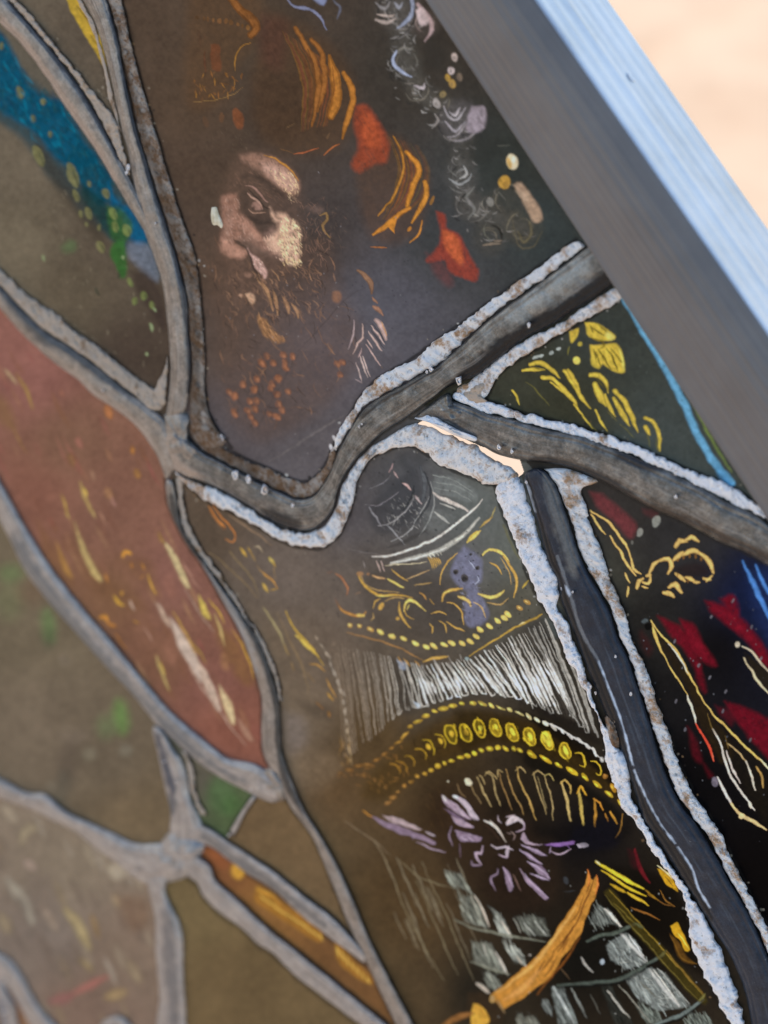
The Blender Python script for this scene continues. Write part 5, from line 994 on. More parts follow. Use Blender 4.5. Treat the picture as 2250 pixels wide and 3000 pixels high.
def gilt_belt():
    cv.Z(950, 1950, 1.8433)
    fill((72,52,20), [(420,420),(620,300),(800,240),(960,260),(1150,320),(1330,430),(1500,540),(1610,740),(1500,660),(1300,540),(1130,460),(960,430),(760,470),(560,560),(440,640),(330,720),(200,700),(280,560)], 0.6, 22, 0.25)
    fill((44,32,10), [(700,240),(900,250),(1120,310),(1330,420),(1490,540),(1600,740),(1480,640),(1290,530),(1100,440),(900,420),(740,460)], 0.75, 16, 0.25)
    fill((9,7,5), [(1060,240),(1240,320),(1420,430),(1520,540),(1600,700),(1500,600),(1330,450),(1150,330)], 0.8, 7, 0.2)
    fill((12,10,8), [(1080,470),(1240,540),(1400,640),(1560,760),(1600,820),(1540,830),(1400,720),(1200,600),(1090,540)], 0.7, 9, 0.2)
    cv.beads([(124,86,46),(160,110,50),(206,164,60),(222,186,70),(226,204,130),(236,228,220),(240,234,226)], [(90,580),(180,545),(250,530),(310,490),(385,435),(430,385),(470,325),(540,275),(620,240),(720,212),(800,205),(870,210),(940,225),(1020,245),(1100,275),(1170,300),(1260,340),(1350,390),(1450,455),(1500,505)], 32, 22, 8.5, 18, 0.97)
    st((230,222,214), 6, [(1180,300),(1280,345),(1370,400),(1440,445),(1500,505)], 0.8, 1.8)
    ov = ((380,560,0.25),(415,545,0.3),(460,515,0.5),(520,480,0.6),(562,445,0.9),(625,410,0.9),(685,370,1),(765,365,1),(840,340,1),(925,335,1),(1015,360,1),(1110,385,1),(1205,405,1),(1300,460,1),(1380,510,1),(1465,555,1))
    for i, (x, y, q) in enumerate(ov):
        sx = 26 if i < 5 else 34; sy = 34 if i < 4 else (58 if 5 < i < 13 else 48)
        c = np.array((150,100,40)) * (1 - q) + np.array((214,178,48)) * q
        if i >= 6 and i < 14:
            el(c * (0.5 if i < 9 else 0.8), x, y, sx * 0.9, sy * 0.95, -24, 0.85, 1.8, 0.7)
            t = np.linspace(0.4, 6.0, 12); ca, sa = math.cos(math.radians(-24)), math.sin(math.radians(-24))
            ox, oy = sx * 0.85 * np.cos(t), sy * 0.92 * np.sin(t)
            st(c * 1.05, 5, np.stack([x + ox * ca - oy * sa, y + ox * sa + oy * ca], 1), 0.9, 1.6, (0.5,1,0.4), 0.5)
            for q in range(5): el(c * random.choice((0.45, 0.6, 1.15, 1.2)), x + random.gauss(0, sx * 0.4), y + random.gauss(0, sy * 0.45), 5, 13, -24, 0.7, 1.4, 0.3)
            el((30,22,6), x + sx * 0.98, y - sy * 0.1, 5, sy * 0.85, -24, 0.8, 1.8)
        st(c, 4 if i < 14 else 6, [(x - 26, y - sy * 0.8), (x + 8, y - sy * 0.75), (x + 30, y + sy * 0.2), (x + 24, y + sy * 0.8)] + ([(x, y + sy * 0.6)] if i > 13 else []), 0.9, 1.6)
        if i > 3 and i < 14: el((250,226,80) if i > 7 else (226,180,60), x + 2, y - 3, 11, 24 if i > 9 else 17, -26, 0.95, 1.8, 0.2)
    el((250,228,84), 1205, 395, 24, 46, -30, 0.7, 3, 0.4)
    el((40,30,10), 765, 370, 8, 26, -24, 0.5, 2); el((40,30,10), 850, 345, 5, 30, -26, 0.5, 2)
    cv.beads([(128,90,48),(164,116,50),(206,164,56),(222,182,56),(226,190,60),(216,180,60)], [(340,740),(390,690),(440,645),(500,605),(560,575),(620,535),(680,515),(760,488),(830,465),(920,448),(1000,450),(1060,462)], 20, 17, 10, 30, 0.95)
    cv.beads([(222,180,50),(230,190,50),(222,176,56)], [(1120,478),(1210,505),(1280,542),(1360,580),(1450,628),(1530,685),(1600,745)], 8, 32, 12, 8, 0.97)
    cv.beads([(150,104,46),(206,150,50)], [(1520,600),(1560,660)], 2, 20, 14, 20, 0.9)
    cv.beads([(110,76,44),(130,92,48)], [(80,600),(160,590),(240,600),(330,660)], 9, 16, 7, 40, 0.6)
    cv.flecks([(134,92,46),(150,104,50)], [(200,560),(420,440),(520,480),(480,560),(320,680),(180,660)], 40, 30, 60, 4, 0.6, 30)
    cv.flecks([(20,14,8),(30,22,8)], [(420,440),(800,260),(1200,380),(1540,640),(1300,560),(900,440),(600,540)], 60, 34, 50, 4, 0.5, 40)
    C1, C2 = (176,150,100), (196,160,84)
    for pts, w, c in (([(715,640),(735,680),(762,712)],5,(140,112,76)),([(790,640),(815,690),(845,745)],4,(150,124,84)),([(822,600),(860,680),(900,765)],6,C1),([(835,590),(855,600),(865,640)],4,C1),([(875,575),(905,600),(925,690),(950,755)],6,C1),([(870,590),(890,570),(930,610)],4,C1),([(945,575),(960,640),(1015,780)],4,(150,116,70)),([(935,600),(940,560),(965,575)],4,C1),([(985,560),(1010,650),(1040,720),(1078,800)],4.5,(170,134,80)),([(1040,550),(1062,640),(1110,730),(1142,835)],6,(190,152,84)),([(1030,570),(1060,550),(1090,580)],4,C1),([(1128,580),(1150,660),(1175,730),(1200,800)],5,C1),([(1125,590),(1150,568),(1185,590)],4,C1),([(1150,600),(1175,680),(1198,770)],4,(140,122,84)),([(1188,590),(1215,680),(1232,760),(1238,835)],5,C1),([(1190,600),(1215,585),(1240,620)],4,(170,150,90)),
        ([(1282,630),(1300,690),(1318,770),(1328,838)],10,(206,176,110)),([(1278,640),(1300,618),(1330,650),(1328,690)],6,C2),([(1375,670),(1382,740),(1400,860)],11,(206,176,90)),([(1365,690),(1385,655),(1415,700)],7,(214,160,50)),([(1462,720),(1466,800),(1460,870)],9,(186,132,50)),([(1455,720),(1490,740),(1508,780)],6,(206,140,50)),([(1545,790),(1562,820),(1580,852)],9,(210,150,56)),([(1520,800),(1530,840)],7,(190,130,50)),([(1612,800),(1600,880),(1572,930)],5,(176,126,56))):
        st(c, w, pts, 0.93, 1.7, (0.6,1,0.6), 0.35)
    el((226,214,184), 778, 628, 24, 17, 40, 0.97, 1.6); el((226,214,184), 668, 624, 6, 5, 0, 0.9, 1.2)
    fill((8,7,8), [(1130,850),(1350,880),(1560,860),(1640,820),(1660,900),(1560,950),(1300,950),(1120,920)], 0.5, 20, 0.1)
    cv.flecks([(90,66,36),(50,38,22)], [(560,640),(780,700),(700,900),(560,900)], 24, 60, 60, 4, 0.4, 14)

def purple_flower():
    cv.Z(1000, 2250, 2.07375)
    fill((48,34,24), [(560,140),(760,140),(900,280),(1100,260),(1180,420),(1300,480),(1300,800),(1000,860),(700,660),(560,400)], 0.45, 26, 0.2)
    V, V2, V3 = (150,128,148), (180,156,172), (202,184,194)
    F = lambda c, a, *p: fill(c, p, a, 1.8, 0.35, True)
    F(V,0.9,(175,290),(300,332),(450,390),(580,450),(570,465),(430,420),(290,372)); F((190,166,168),0.95,(248,285),(350,308),(490,370),(472,376),(330,336)); F(V3,0.95,(505,385),(540,390),(572,414),(535,404))
    st(V2,5,[(460,452),(550,490),(632,516)],0.9); st((150,130,150),5,[(440,400),(436,440)],0.9); st((206,140,56),5,[(130,258),(190,300)],0.9); st((120,98,116),4,[(300,345),(430,400)],0.8)
    F(V2,0.95,(610,165),(660,190),(740,258),(795,314),(725,284),(640,232)); F(V3,0.95,(676,165),(745,192),(842,312),(800,302),(740,226)); el((236,226,224),628,182,18,11,45,0.95); el((236,226,224),695,172,16,9,30,0.95)
    F((140,116,142),0.7,(620,240),(700,280),(760,320),(690,300)); F(V2,0.95,(668,290),(740,318),(806,362),(720,352)); F(V,0.95,(690,375),(760,395),(858,425),(850,444),(730,442))
    cv.flecks([(206,186,204),(110,86,108)], [(700,370),(850,420),(840,450),(730,440)], 16, 40, 20, 3, 0.8); cv.flecks([(214,196,208),(120,94,112)], [(620,180),(800,300),(780,320),(640,230)], 26, 46, 42, 2.6, 0.8, 8)
    st(V,6,[(672,352),(655,408),(672,472)],0.9); st((120,98,116),4,[(720,455),(722,540)],0.7); st(V2,8,[(862,475),(846,520),(812,520),(850,588)],0.95); st(V,7,[(790,560),(800,590),(850,590)],0.9)
    st((230,216,206),8,[(870,318),(930,350),(975,410)],0.95); st((206,190,176),5,[(905,318),(960,380),(1000,450)],0.95); st((60,42,32),5,[(880,345),(930,395),(960,440)],0.8)
    F((218,200,204),0.95,(1000,330),(1040,290),(1100,312),(1112,350),(1075,322),(1010,346)); st(V2,5,[(1108,325),(1112,366),(1060,390)],0.95); st((176,156,160),5,[(1000,300),(1060,285)],0.9); st((190,170,176),4,[(950,290),(955,320),(975,335)],0.9)
    st((150,126,120),4,[(1030,385),(1055,410),(1045,440)],0.9); st((150,126,120),4,[(1030,400),(1010,390)],0.9)
    F(V2,0.95,(1088,432),(1108,388),(1142,448),(1222,466),(1130,464)); st(V3,6,[(912,465),(950,486),(1000,478),(1042,500)],0.95); st(V2,7,[(958,525),(1008,542),(1010,480)],0.95); el(V3,1012,505,10,34,5,0.8)
    for p in ([(1090,465),(1180,492),(1250,530),(1180,522)], [(1085,494),(1150,528),(1218,582),(1150,556)], [(1130,568),(1220,608),(1268,670),(1200,642)], [(1150,640),(1220,660),(1266,680),(1210,672)], [(1110,640),(1165,690),(1258,790),(1240,804),(1140,702)], [(985,600),(1022,640),(1042,720),(1020,752),(998,680)]):
        fill(V, p, 0.95, 1.6, 0.3); q = np.array(p, float); st((206,184,210), 2.6, [q[0], q[1] * 0.6 + q[-1] * 0.4, q[2]], 0.9)
    st(V,6,[(952,610),(945,640),(908,660),(912,700),(935,745)],0.95); st((130,100,90),5,[(1040,640),(1070,700),(1092,750)],0.8); st((176,150,170),5,[(1080,610),(1110,660),(1152,720)],0.9); st((120,96,120),4,[(1170,560),(1240,620)],0.8)
    fill((148,108,172), [(1230,465),(1330,452),(1420,442),(1412,462),(1300,476)], 0.97, 1.6, 0.25); st(V2,6,[(1268,510),(1330,522),(1394,494)],0.95); st((150,112,172),5,[(1370,470),(1385,490)],0.9); fill((206,192,206), [(1430,465),(1488,458),(1502,480),(1440,487)], 0.97, 1.6); st((176,150,180),5,[(1265,520),(1275,480)],0.7)
    st((150,132,108), 3, [(20,320),(120,390),(210,450),(300,530)], 0.6, 2.5); st((160,144,116), 4, [(200,450),(260,540),(320,690),(360,780)], 0.6, 2.5)
    el((60,62,66), 1365, 682, 14, 26, -20, 0.8, 2); st((52,54,56), 3, [(1350,752),(1420,748)], 0.8)
    fill((12,12,22), [(1420,360),(1640,300),(1680,460),(1520,500),(1400,440)], 0.7, 16, 0.1)

def plate_armour():
    cv.Z(1150, 2500, 1.659)
    GR, GL = (138,140,128), (160,162,152)
    for k in range(15):
        x0 = random.uniform(-20, 330); y0 = random.uniform(20, 330); L = random.uniform(120, 330)
        st((142,130,106), random.uniform(2.5, 6), [(x0, y0), (x0 + L * 0.21, y0 + L * 0.5), (x0 + L * 0.42, y0 + L)], random.uniform(0.3, 0.65), 2.5)
    for pts in ([(110,130),(160,230),(200,330),(320,590)],[(140,40),(200,170),(290,370),(395,620)],[(0,110),(60,270),(140,430),(250,620)],[(30,30),(140,120),(300,170)]): st((140,128,100), 4, pts, 0.6, 2.5)
    P = [([(255,100),(335,108),(382,188),(285,152)],GR,0.6),([(318,200),(415,218),(465,360),(350,332)],GR,0.6),([(475,262),(540,320),(585,410),(525,392)],GL,0.8),([(385,430),(480,440),(565,592),(400,540)],GR,0.65),([(545,438),(620,468),(645,550),(585,515)],GL,0.75),([(595,310),(740,312),(765,402),(650,392)],(120,122,112),0.7),([(440,590),(520,610),(530,650),(460,640)],GR,0.4),
         ([(1000,250),(1035,268),(1112,352),(1060,345),(960,345)],(120,124,118),0.6),([(1040,450),(1120,385),(1180,420),(1235,532),(1140,560),(1060,520)],(150,156,152),0.8),([(1120,600),(1260,555),(1330,590),(1445,742),(1290,770),(1190,700)],(146,152,148),0.8),([(770,655),(830,640),(895,830),(810,830)],(128,134,130),0.8),([(1180,740),(1290,770),(1310,810),(1240,830)],(110,116,108),0.6),([(1440,770),(1540,800),(1560,840),(1420,840)],(110,116,108),0.7),([(620,790),(700,800),(720,840),(600,840)],(130,130,118),0.6),([(740,730),(765,740),(760,770),(735,760)],(120,124,120),0.7),([(1010,640),(1060,650),(1170,830),(1080,830)],(44,46,42),0.7)]
    for p, c, a in P:
        fill(c, p, a * 0.8, 4, 0.8, False); cv.flecks([np.minimum(np.array(c) * 1.3, 255), np.array(c) * 0.35, np.array(c) * 0.6, np.array(c) * 1.1], p, 60, 60, 60, 3.2, 0.75, 8)
    cv.flecks([(40,38,32),(190,192,184)], [(1040,430),(1160,400),(1440,740),(1300,780),(1120,600)], 70, 44, 40, 3, 0.7, 30)
    for pts, w, c in (([(400,210),(440,280),(470,360)],7,(216,200,182)),([(378,205),(440,345)],5,(170,166,150)),([(530,330),(580,408)],7,(210,196,180)),([(500,480),(535,540),(560,592)],8,(206,196,182)),([(480,470),(545,580)],4,(170,168,156)),([(440,440),(455,500)],6,(190,184,170)),([(606,500),(630,545)],6,(206,190,170)),
        ([(1030,270),(1070,310),(1112,352)],10,(232,222,210)),([(1110,390),(1170,460),(1232,525)],12,(214,212,206)),([(1150,400),(1220,500)],5,(240,230,220)),([(1250,565),(1320,660),(1396,742)],13,(206,204,198)),([(1270,565),(1395,735)],5,(242,228,214)),([(1290,560),(1440,730)],6,(170,170,162)),([(780,652),(830,730),(880,822)],9,(196,200,196)),([(870,655),(910,740),(945,800)],7,(130,132,126)),([(1045,670),(1100,740),(1152,802)],7,(196,190,178)),([(915,508),(945,545),(975,580)],8,(176,170,162)),([(1100,640),(1180,730),(1260,830)],5,(140,136,124)),([(1200,620),(1280,700)],5,(110,108,96)),([(640,340),(690,400)],4,(190,190,180)),([(690,330),(750,400)],4,(190,190,180)),([(590,320),(625,385)],5,(170,168,156)),([(960,690),(1010,780)],4,(90,88,80)),([(820,560),(860,610)],4,(90,70,50))):
        st(c, w, pts, 0.9, 1.8, (0.6,1,0.4), 0.35)
    for pts in ([(300,325),(360,350),(440,375),(560,400),(740,430)],[(380,528),(470,560),(570,590)]): st((140,140,122), 9, pts, 0.65, 2.5)
    for pts, c in (([(945,425),(1000,402),(1080,385),(1180,345)],(84,92,82)),([(800,640),(960,630),(1090,615),(1200,562),(1310,495)],(78,86,78)),([(1270,835),(1400,785),(1510,712)],(110,120,116))):
        st((16,17,15), 17, [(x, y + 9) for x, y in pts], 0.7, 4); st(c, 12, pts, 0.9, 2.4, (0.7,1,0.9), 0.4)
    fill((66,56,18), [(1030,190),(1070,180),(1180,320),(1330,470),(1520,690),(1490,725),(1310,530),(1150,350)], 0.85, 6, 0.35)
    for pts, c, w in (([(1055,180),(1180,315),(1320,475),(1515,695)],(150,122,44),5),([(1075,240),(1180,340)],(110,94,36),5),([(1030,200),(1140,330),(1290,500),(1490,720)],(106,92,40),5),([(1330,470),(1400,560),(1520,690)],(130,98,40),6),([(1180,340),(1220,360)],(96,96,60),12),([(1290,510),(1330,470)],(96,90,50),10),([(1490,720),(1520,680)],(120,112,60),10)): st(c, w, pts, 0.85, 2)
    fill((10,7,4), [(1060,60),(1280,100),(1420,260),(1520,600),(1340,450),(1200,300),(1080,170)], 0.6, 12, 0.15)
    for pts, w, c in (([(985,42),(1040,72),(1100,108),(1222,172)],13,(240,206,56)),([(1015,85),(1050,105),(1140,165),(1232,208)],9,(226,186,46)),([(1060,150),(1130,190)],10,(200,158,40)),([(1140,190),(1190,220),(1242,252)],10,(226,180,50)),([(1160,262),(1230,290),(1302,325)],6,(150,96,40)),([(1240,200),(1310,240),(1365,262)],4,(120,80,36)),([(1300,180),(1340,240),(1370,260)],4,(140,96,40)),([(985,40),(1010,55)],6,(250,232,180)),([(1230,180),(1290,230)],7,(150,110,30))): st(c, w, pts, 0.95, 1.7)
    fill((206,156,36), [(1290,72),(1330,85),(1362,120),(1390,185),(1330,152),(1310,115)], 0.95, 2, 0.35); st((240,220,170), 5, [(1288,58),(1325,85),(1360,125)], 0.9); st((90,60,20), 4, [(1325,110),(1365,160)], 0.7)
    fill((216,164,40), [(1352,350),(1385,335),(1405,370),(1425,410),(1445,470),(1420,475),(1400,425),(1370,395)], 0.95, 2, 0.3); fill((110,74,26), [(1350,390),(1390,430),(1430,500),(1470,540),(1420,530),(1380,480)], 0.7, 4); st((250,216,90), 5, [(1390,385),(1420,430),(1440,465)], 0.9)
    st((120,84,30), 4, [(1350,400),(1385,470),(1420,520),(1480,540)], 0.8)
    st((108,22,30), 14, [(1178,-20),(1195,50),(1220,105),(1248,145)], 0.85, 3); fill((60,14,22), [(1140,-20),(1185,-10),(1205,70),(1160,60)], 0.5, 8)
    CO = (202,138,58)
    fill(CO, [(950,85),(962,120),(975,130),(990,108),(1002,150),(985,215),(950,285),(915,390),(870,455),(820,510),(780,585),(740,625),(640,700),(530,762),(498,720),(478,690),(560,622),(700,500),(770,420),(810,350),(880,250),(935,150)], 0.97, 1.8, 0.3, False)
    st((232,172,92), 13, [(890,260),(810,375),(720,500),(600,610),(510,680)], 0.75, 4); st((226,160,86), 24, [(720,560),(640,650),(540,715)], 0.6, 7)
    for pts, w in (([(985,110),(960,180),(925,260),(905,320),(860,390)],6),([(930,200),(900,290),(850,350)],4),([(900,330),(850,400),(780,480)],5),([(880,350),(830,440),(800,480)],6),([(790,470),(750,540),(715,580)],5),([(800,500),(770,560),(735,600)],5),([(740,520),(705,580)],5),([(860,410),(815,485)],4),([(960,140),(940,200)],4)): st((104,58,24), w, pts, 0.85, 1.8, (0.3,1,0.3), 0.45)
    st((240,130,60), 6, [(950,80),(955,130),(945,160)], 0.8); st((236,130,60), 6, [(990,105),(1000,150),(985,200)], 0.8); st((146,84,30), 8, [(700,690),(760,610),(830,530),(910,410)], 0.6, 4)
    fill((60,44,28), [(370,680),(480,680),(540,780),(500,830),(370,800)], 0.6, 10); st((190,176,160), 14, [(408,632),(440,655),(472,682)], 0.92, 2); el((190,150,90), 485, 708, 14, 18, 0, 0.9, 2); st((160,130,90), 8, [(510,720),(545,775)], 0.8, 2.5)
    fill((222,166,66), [(392,728),(430,742),(472,800),(452,840),(395,840),(380,790)], 0.95, 3, 0.25); st((160,110,40), 4, [(420,740),(455,800)], 0.7)
    st((156,104,54), 22, [(230,850),(310,800),(395,775)], 0.75, 4)
    for _ in range(26): el((150,150,146), random.uniform(480,1500), random.uniform(60,820), 3.4, 4, 0, 0.7, 1.1)
    el((170,180,190), 1020, 528, 12, 14, 0, 0.9, 1.6); el((170,160,150), 665, 495, 7, 6, 0, 0.9, 1.4)

def gold_leaves():
    cv.Z(1500, 750, 2.212)
    Y, Y2 = (214,184,72), (236,212,104)
    fill(Y, [(470,430),(555,440),(650,500),(668,540),(580,552),(520,530),(488,505)], 0.95, 3, 0.3); fill(Y, [(508,575),(600,575),(680,570),(722,650),(728,752),(690,752),(640,742),(590,700),(560,735),(520,690)], 0.95, 3, 0.3)
    st((120,100,30), 6, [(520,530),(580,555),(600,585),(570,600)], 0.8, 2.5)
    for pts in ([(530,600),(545,690)],[(615,600),(690,730)],[(640,600),(712,690)],[(520,470),(600,520)],[(560,450),(640,510)],[(500,450),(530,500)],[(540,620),(575,720)],[(590,640),(640,735)],[(640,640),(690,745)],[(560,600),(600,680)]): st((84,76,32), 5, pts, 0.85, 2)
    fill((232,226,130), [(620,490),(662,520),(650,548),(600,520)], 0.6, 4); st((226,216,110), 8, [(690,600),(715,660),(725,740)], 0.6, 3)
    fill(Y, [(368,490),(430,465),(425,515),(385,565)], 0.9, 3, 0.3); el(Y2, 420, 678, 24, 24, 0, 0.95, 2); el((190,170,70), 440, 572, 15, 15, 0, 0.9, 2); st((150,140,60), 5, [(375,590),(360,640)], 0.6); el((200,176,70), 530, 690, 20, 40, -20, 0.7, 3)
    W = [([(70,745),(150,735),(210,740)],11),([(120,705),(180,695),(250,730),(312,785)],15),([(195,785),(270,800),(340,870),(410,950),(420,990)],14),([(250,820),(330,880)],6),([(340,745),(390,820),(450,920),(512,985)],13),([(360,740),(410,810),(440,880)],12),([(505,770),(560,775),(605,820),(622,885)],14),([(535,830),(570,910),(610,970)],20),([(600,900),(640,1000),(670,1040)],10),([(668,870),(720,930),(770,1030),(815,1140)],15),([(660,920),(700,1000),(760,1100)],15),([(860,1045),(915,1080),(950,1160),(960,1265)],12),([(865,1105),(890,1160)],14),([(0,870),(30,910),(50,965)],8),([(540,1000),(580,1080),(620,1140)],7),([(400,960),(460,1040),(520,1120)],7)]
    for pts, w in W: st(Y, w, pts, 0.93, 2.4, (0.8,1,0.3), 0.35)
    for pts, w in (([(350,780),(420,900)],4),([(540,790),(600,860)],4),([(680,920),(760,1050)],4),([(130,720),(220,745)],3)): st((90,80,34), w, pts, 0.7, 2)
    for pts in ([(90,820),(150,860),(240,970)],[(480,1060),(550,1140)],[(700,1090),(790,1180)],[(870,1150),(900,1240)],[(930,1180),(950,1270)],[(620,1010),(680,1070)]): st((124,116,54), 4, pts, 0.5, 3)
    cv.Z(1500, 750, 2.212)
    st((104,166,206), 24, [(712,270),(850,490),(990,720),(1110,950),(1220,1190),(1320,1350),(1420,1470)], 0.95, 6, (0.5,1,1), 0.1); st((80,140,186), 30, [(1330,1370),(1410,1480)], 0.5, 12); st((124,140,64), 10, [(830,400),(960,620)], 0.5, 5); st((120,140,70), 10, [(1170,950),(1290,1180),(1420,1400)], 0.6, 5)  # light along the frame edge painted as a pale blue stripe
    for x, y in ((165,655),(190,650),(255,630),(300,600),(145,660)): el((190,196,190), x, y, 16, 10, -25, 0.85, 1.8)
    for _ in range(18): el((104,110,106), random.uniform(-100,1300), random.uniform(400,1400), 4, 4, 0, 0.6, 1.2)
    for _ in range(18): el((40,42,40), random.uniform(600,1300), random.uniform(600,1400), 9, 7, 0, 0.4, 2)

def red_pane():
    cv.Z(1500, 750, 2.212)
    fill((118,54,58), [(505,1530),(590,1550),(700,1640),(805,1750),(765,1830),(680,1740),(560,1630)], 0.75, 10, 0.3); fill((96,48,50), [(840,1640),(940,1660),(930,1700),(860,1680)], 0.5, 8)
    G = (240,190,110); Q = lambda w, *p: st(G, w, p, 0.95, 2, (0.6,1,0.5), 0.25)
    Q(8,(510,1650),(570,1690),(640,1740),(710,1830),(760,1930),(772,1970)); Q(8,(772,1960),(790,2030),(835,2065)); Q(7,(515,1670),(555,1740),(602,1805)); Q(8,(635,1815),(690,1900),(750,2000),(805,2072))
    for p, w in (([(890,2075),(915,2000),(965,1965)],12),([(960,1975),(1015,1965),(1035,2010),(1010,2060)],13),([(1060,1885),(1090,1845),(1130,1850)],14),([(1120,1840),(1165,1820),(1212,1850)],13),([(1050,1970),(1085,1935),(1110,1915)],14),([(1110,1935),(1170,1910),(1225,1930)],16),([(1220,1925),(1275,1975),(1305,2050)],16),([(1060,2060),(1090,2080),(1120,2110)],14),([(1130,2085),(1180,2100)],14),([(1180,2110),(1215,2110)],10),([(810,2150),(825,2105),(850,2090)],13),([(850,2110),(880,2120),(900,2080)],10),([(870,2075),(905,2070)],10),([(985,2185),(1025,2190),(1050,2210)],14),([(1020,2150),(1060,2130),(1100,2180)],15),([(735,2050),(745,2090),(762,2120)],7),([(752,2150),(745,2210)],9),([(1240,2090),(1290,2100)],9),([(845,2140),(880,2155)],8),([(1260,2110),(1300,2070)],8)): Q(w, *p)
    for x, y in ((1075,1965),(1110,1950),(1150,1945),(1190,1950),(1225,1965),(1075,2070),(1140,2110)): el((140,96,44), x, y, 7, 14, 10, 0.7, 1.6)
    el((150,150,142), 935, 1720, 28, 38, 20, 0.85, 3); el((146,144,136), 830, 1792, 20, 28, 20, 0.85, 3); el((140,138,130), 780, 1855, 9, 14, 0, 0.6, 2)
    fill((40,24,22), [(1040,2030),(1200,1990),(1280,2060),(1150,2080)], 0.5, 12)
    cv.Z(1800, 1700, 2.7644)
    R = (106,14,30)
    fill((30,44,86), [(1060,-60),(1300,-60),(1300,540),(1200,420),(1120,220)], 0.6, 22, 0.2)
    for p, w in (([(1040,-150),(1120,20),(1200,180),(1290,360)],15),([(1150,-120),(1210,40),(1300,160)],12),([(1090,-60),(1170,140),(1260,320)],5)): st((78,132,206), w, p, 0.92, 4, (0.5,1,1), 0.15)  # blue light beside the frame painted on as streaks
    for p, a in (([(350,290),(480,345),(560,400),(640,560),(700,700),(745,905),(690,860),(640,700),(560,560),(450,430)],0.9),([(530,310),(640,360),(720,510),(835,690),(720,660),(600,520)],0.97),([(735,165),(860,195),(1050,325),(1160,465),(1240,600),(1300,740),(1200,680),(1060,480),(900,355),(790,260)],0.97),([(860,150),(950,115),(1012,230),(1000,285),(920,240)],0.95),([(890,985),(1050,1030),(1300,1180),(1300,1480),(1150,1340),(1000,1150)],0.95),([(590,1180),(660,1290),(710,1470),(640,1430)],0.45),([(720,1480),(800,1590),(770,1600)],0.5),([(820,1010),(960,1080),(950,1180),(860,1090)],0.4)):
        fill(R, p, a, 9, 0.5)
    fill((136,22,40), [(560,360),(650,420),(760,600),(700,610),(620,500)], 0.4, 10, 0.4); fill((136,22,40), [(820,220),(980,320),(1120,470),(1040,430),(900,320)], 0.4, 10, 0.4); fill((86,20,24), [(220,420),(300,520),(280,600),(220,520)], 0.35, 16)
    fill((44,32,14), [(330,380),(450,560),(620,800),(760,1060),(900,1240),(960,1420),(860,1480),(760,1300),(660,1100),(600,900),(480,700),(400,560)], 0.7, 8, 0.4)
    fill((40,32,18), [(1050,590),(1180,680),(1300,800),(1300,960),(1150,780)], 0.7, 7, 0.4); fill((30,24,14), [(760,1160),(860,1400),(1000,1640),(1140,1860),(1244,1960),(1244,1500),(1000,1300)], 0.5, 16, 0.4)
    GG = (232,190,104); L = lambda w, c, *p: st(c, w, p, 0.97, 1.7, (0.6,1,0.5), 0.2)
    L(7,GG,(298,325),(350,410),(420,480),(480,540),(560,670),(620,790),(720,980)); L(7,GG,(715,975),(800,1080),(900,1185),(1000,1285),(1130,1410),(1260,1540)); L(5,(250,232,206),(440,510),(500,590),(560,680),(600,750)); L(5,(250,226,180),(1180,1450),(1260,1545))
    L(9,GG,(305,360),(335,460),(372,550),(405,620)); L(5,GG,(405,620),(500,780),(590,930)); L(7,(238,222,200),(585,930),(620,1010),(645,1090),(662,1170)); L(8,(222,76,52),(660,1165),(715,1260),(760,1340),(802,1465)); L(4,(240,110,80),(790,1400),(800,1460))
    L(8,(232,218,206),(798,1205),(850,1300),(880,1390),(920,1530),(985,1650),(1060,1760),(1135,1862)); L(6,(222,206,196),(908,1380),(940,1480),(980,1570),(1025,1645)); L(6,(190,160,110),(915,1320),(1010,1400),(1060,1470)); L(7,(232,216,196),(1060,1470),(1105,1570),(1142,1700)); L(7,(190,150,84),(1150,1510),(1190,1590),(1205,1680)); L(9,(226,214,206),(838,1600),(895,1720),(950,1820)); L(11,(236,200,140),(945,1810),(1030,1900),(1130,1960),(1225,2020)); el((236,206,150),1030,1910,20,26,30,0.95); el((230,214,196),1100,1820,14,30,-20,0.9)
    L(7,(214,196,168),(1035,540),(1110,580),(1170,650),(1260,750)); L(7,(226,206,166),(1045,630),(1110,730),(1180,840),(1260,930)); el((214,200,176),1000,522,20,26,20,0.95); st((120,96,50), 4, [(760,1080),(790,1190),(830,1260)], 0.8); st((110,86,44), 4, [(900,1260),(920,1360)], 0.8)
    el((12,11,11), 275, 372, 34, 30, -20, 0.95, 2.5); el((110,120,124), 245, 330, 30, 18, -20, 0.6, 3, 0.6); el((132,122,136), 815, 1635, 26, 38, 0, 0.8, 3)
    for _ in range(75):
        x, y = random.uniform(120,1300), random.uniform(-100,2200); s = random.choice((3.5,4.5,6,9)); el((120,122,130) if s > 5 else (92,92,98), x, y, s * 0.6, s, random.uniform(10,40), random.uniform(0.4,0.8), 1.2)
    for x, y in ((490,490),(785,300),(880,1060),(570,1205),(500,985),(905,900),(1115,380),(1105,1290),(960,165),(680,690),(775,790),(1190,630)): el((116,112,120), x, y, 9, 19, 25, 0.75, 1.6)

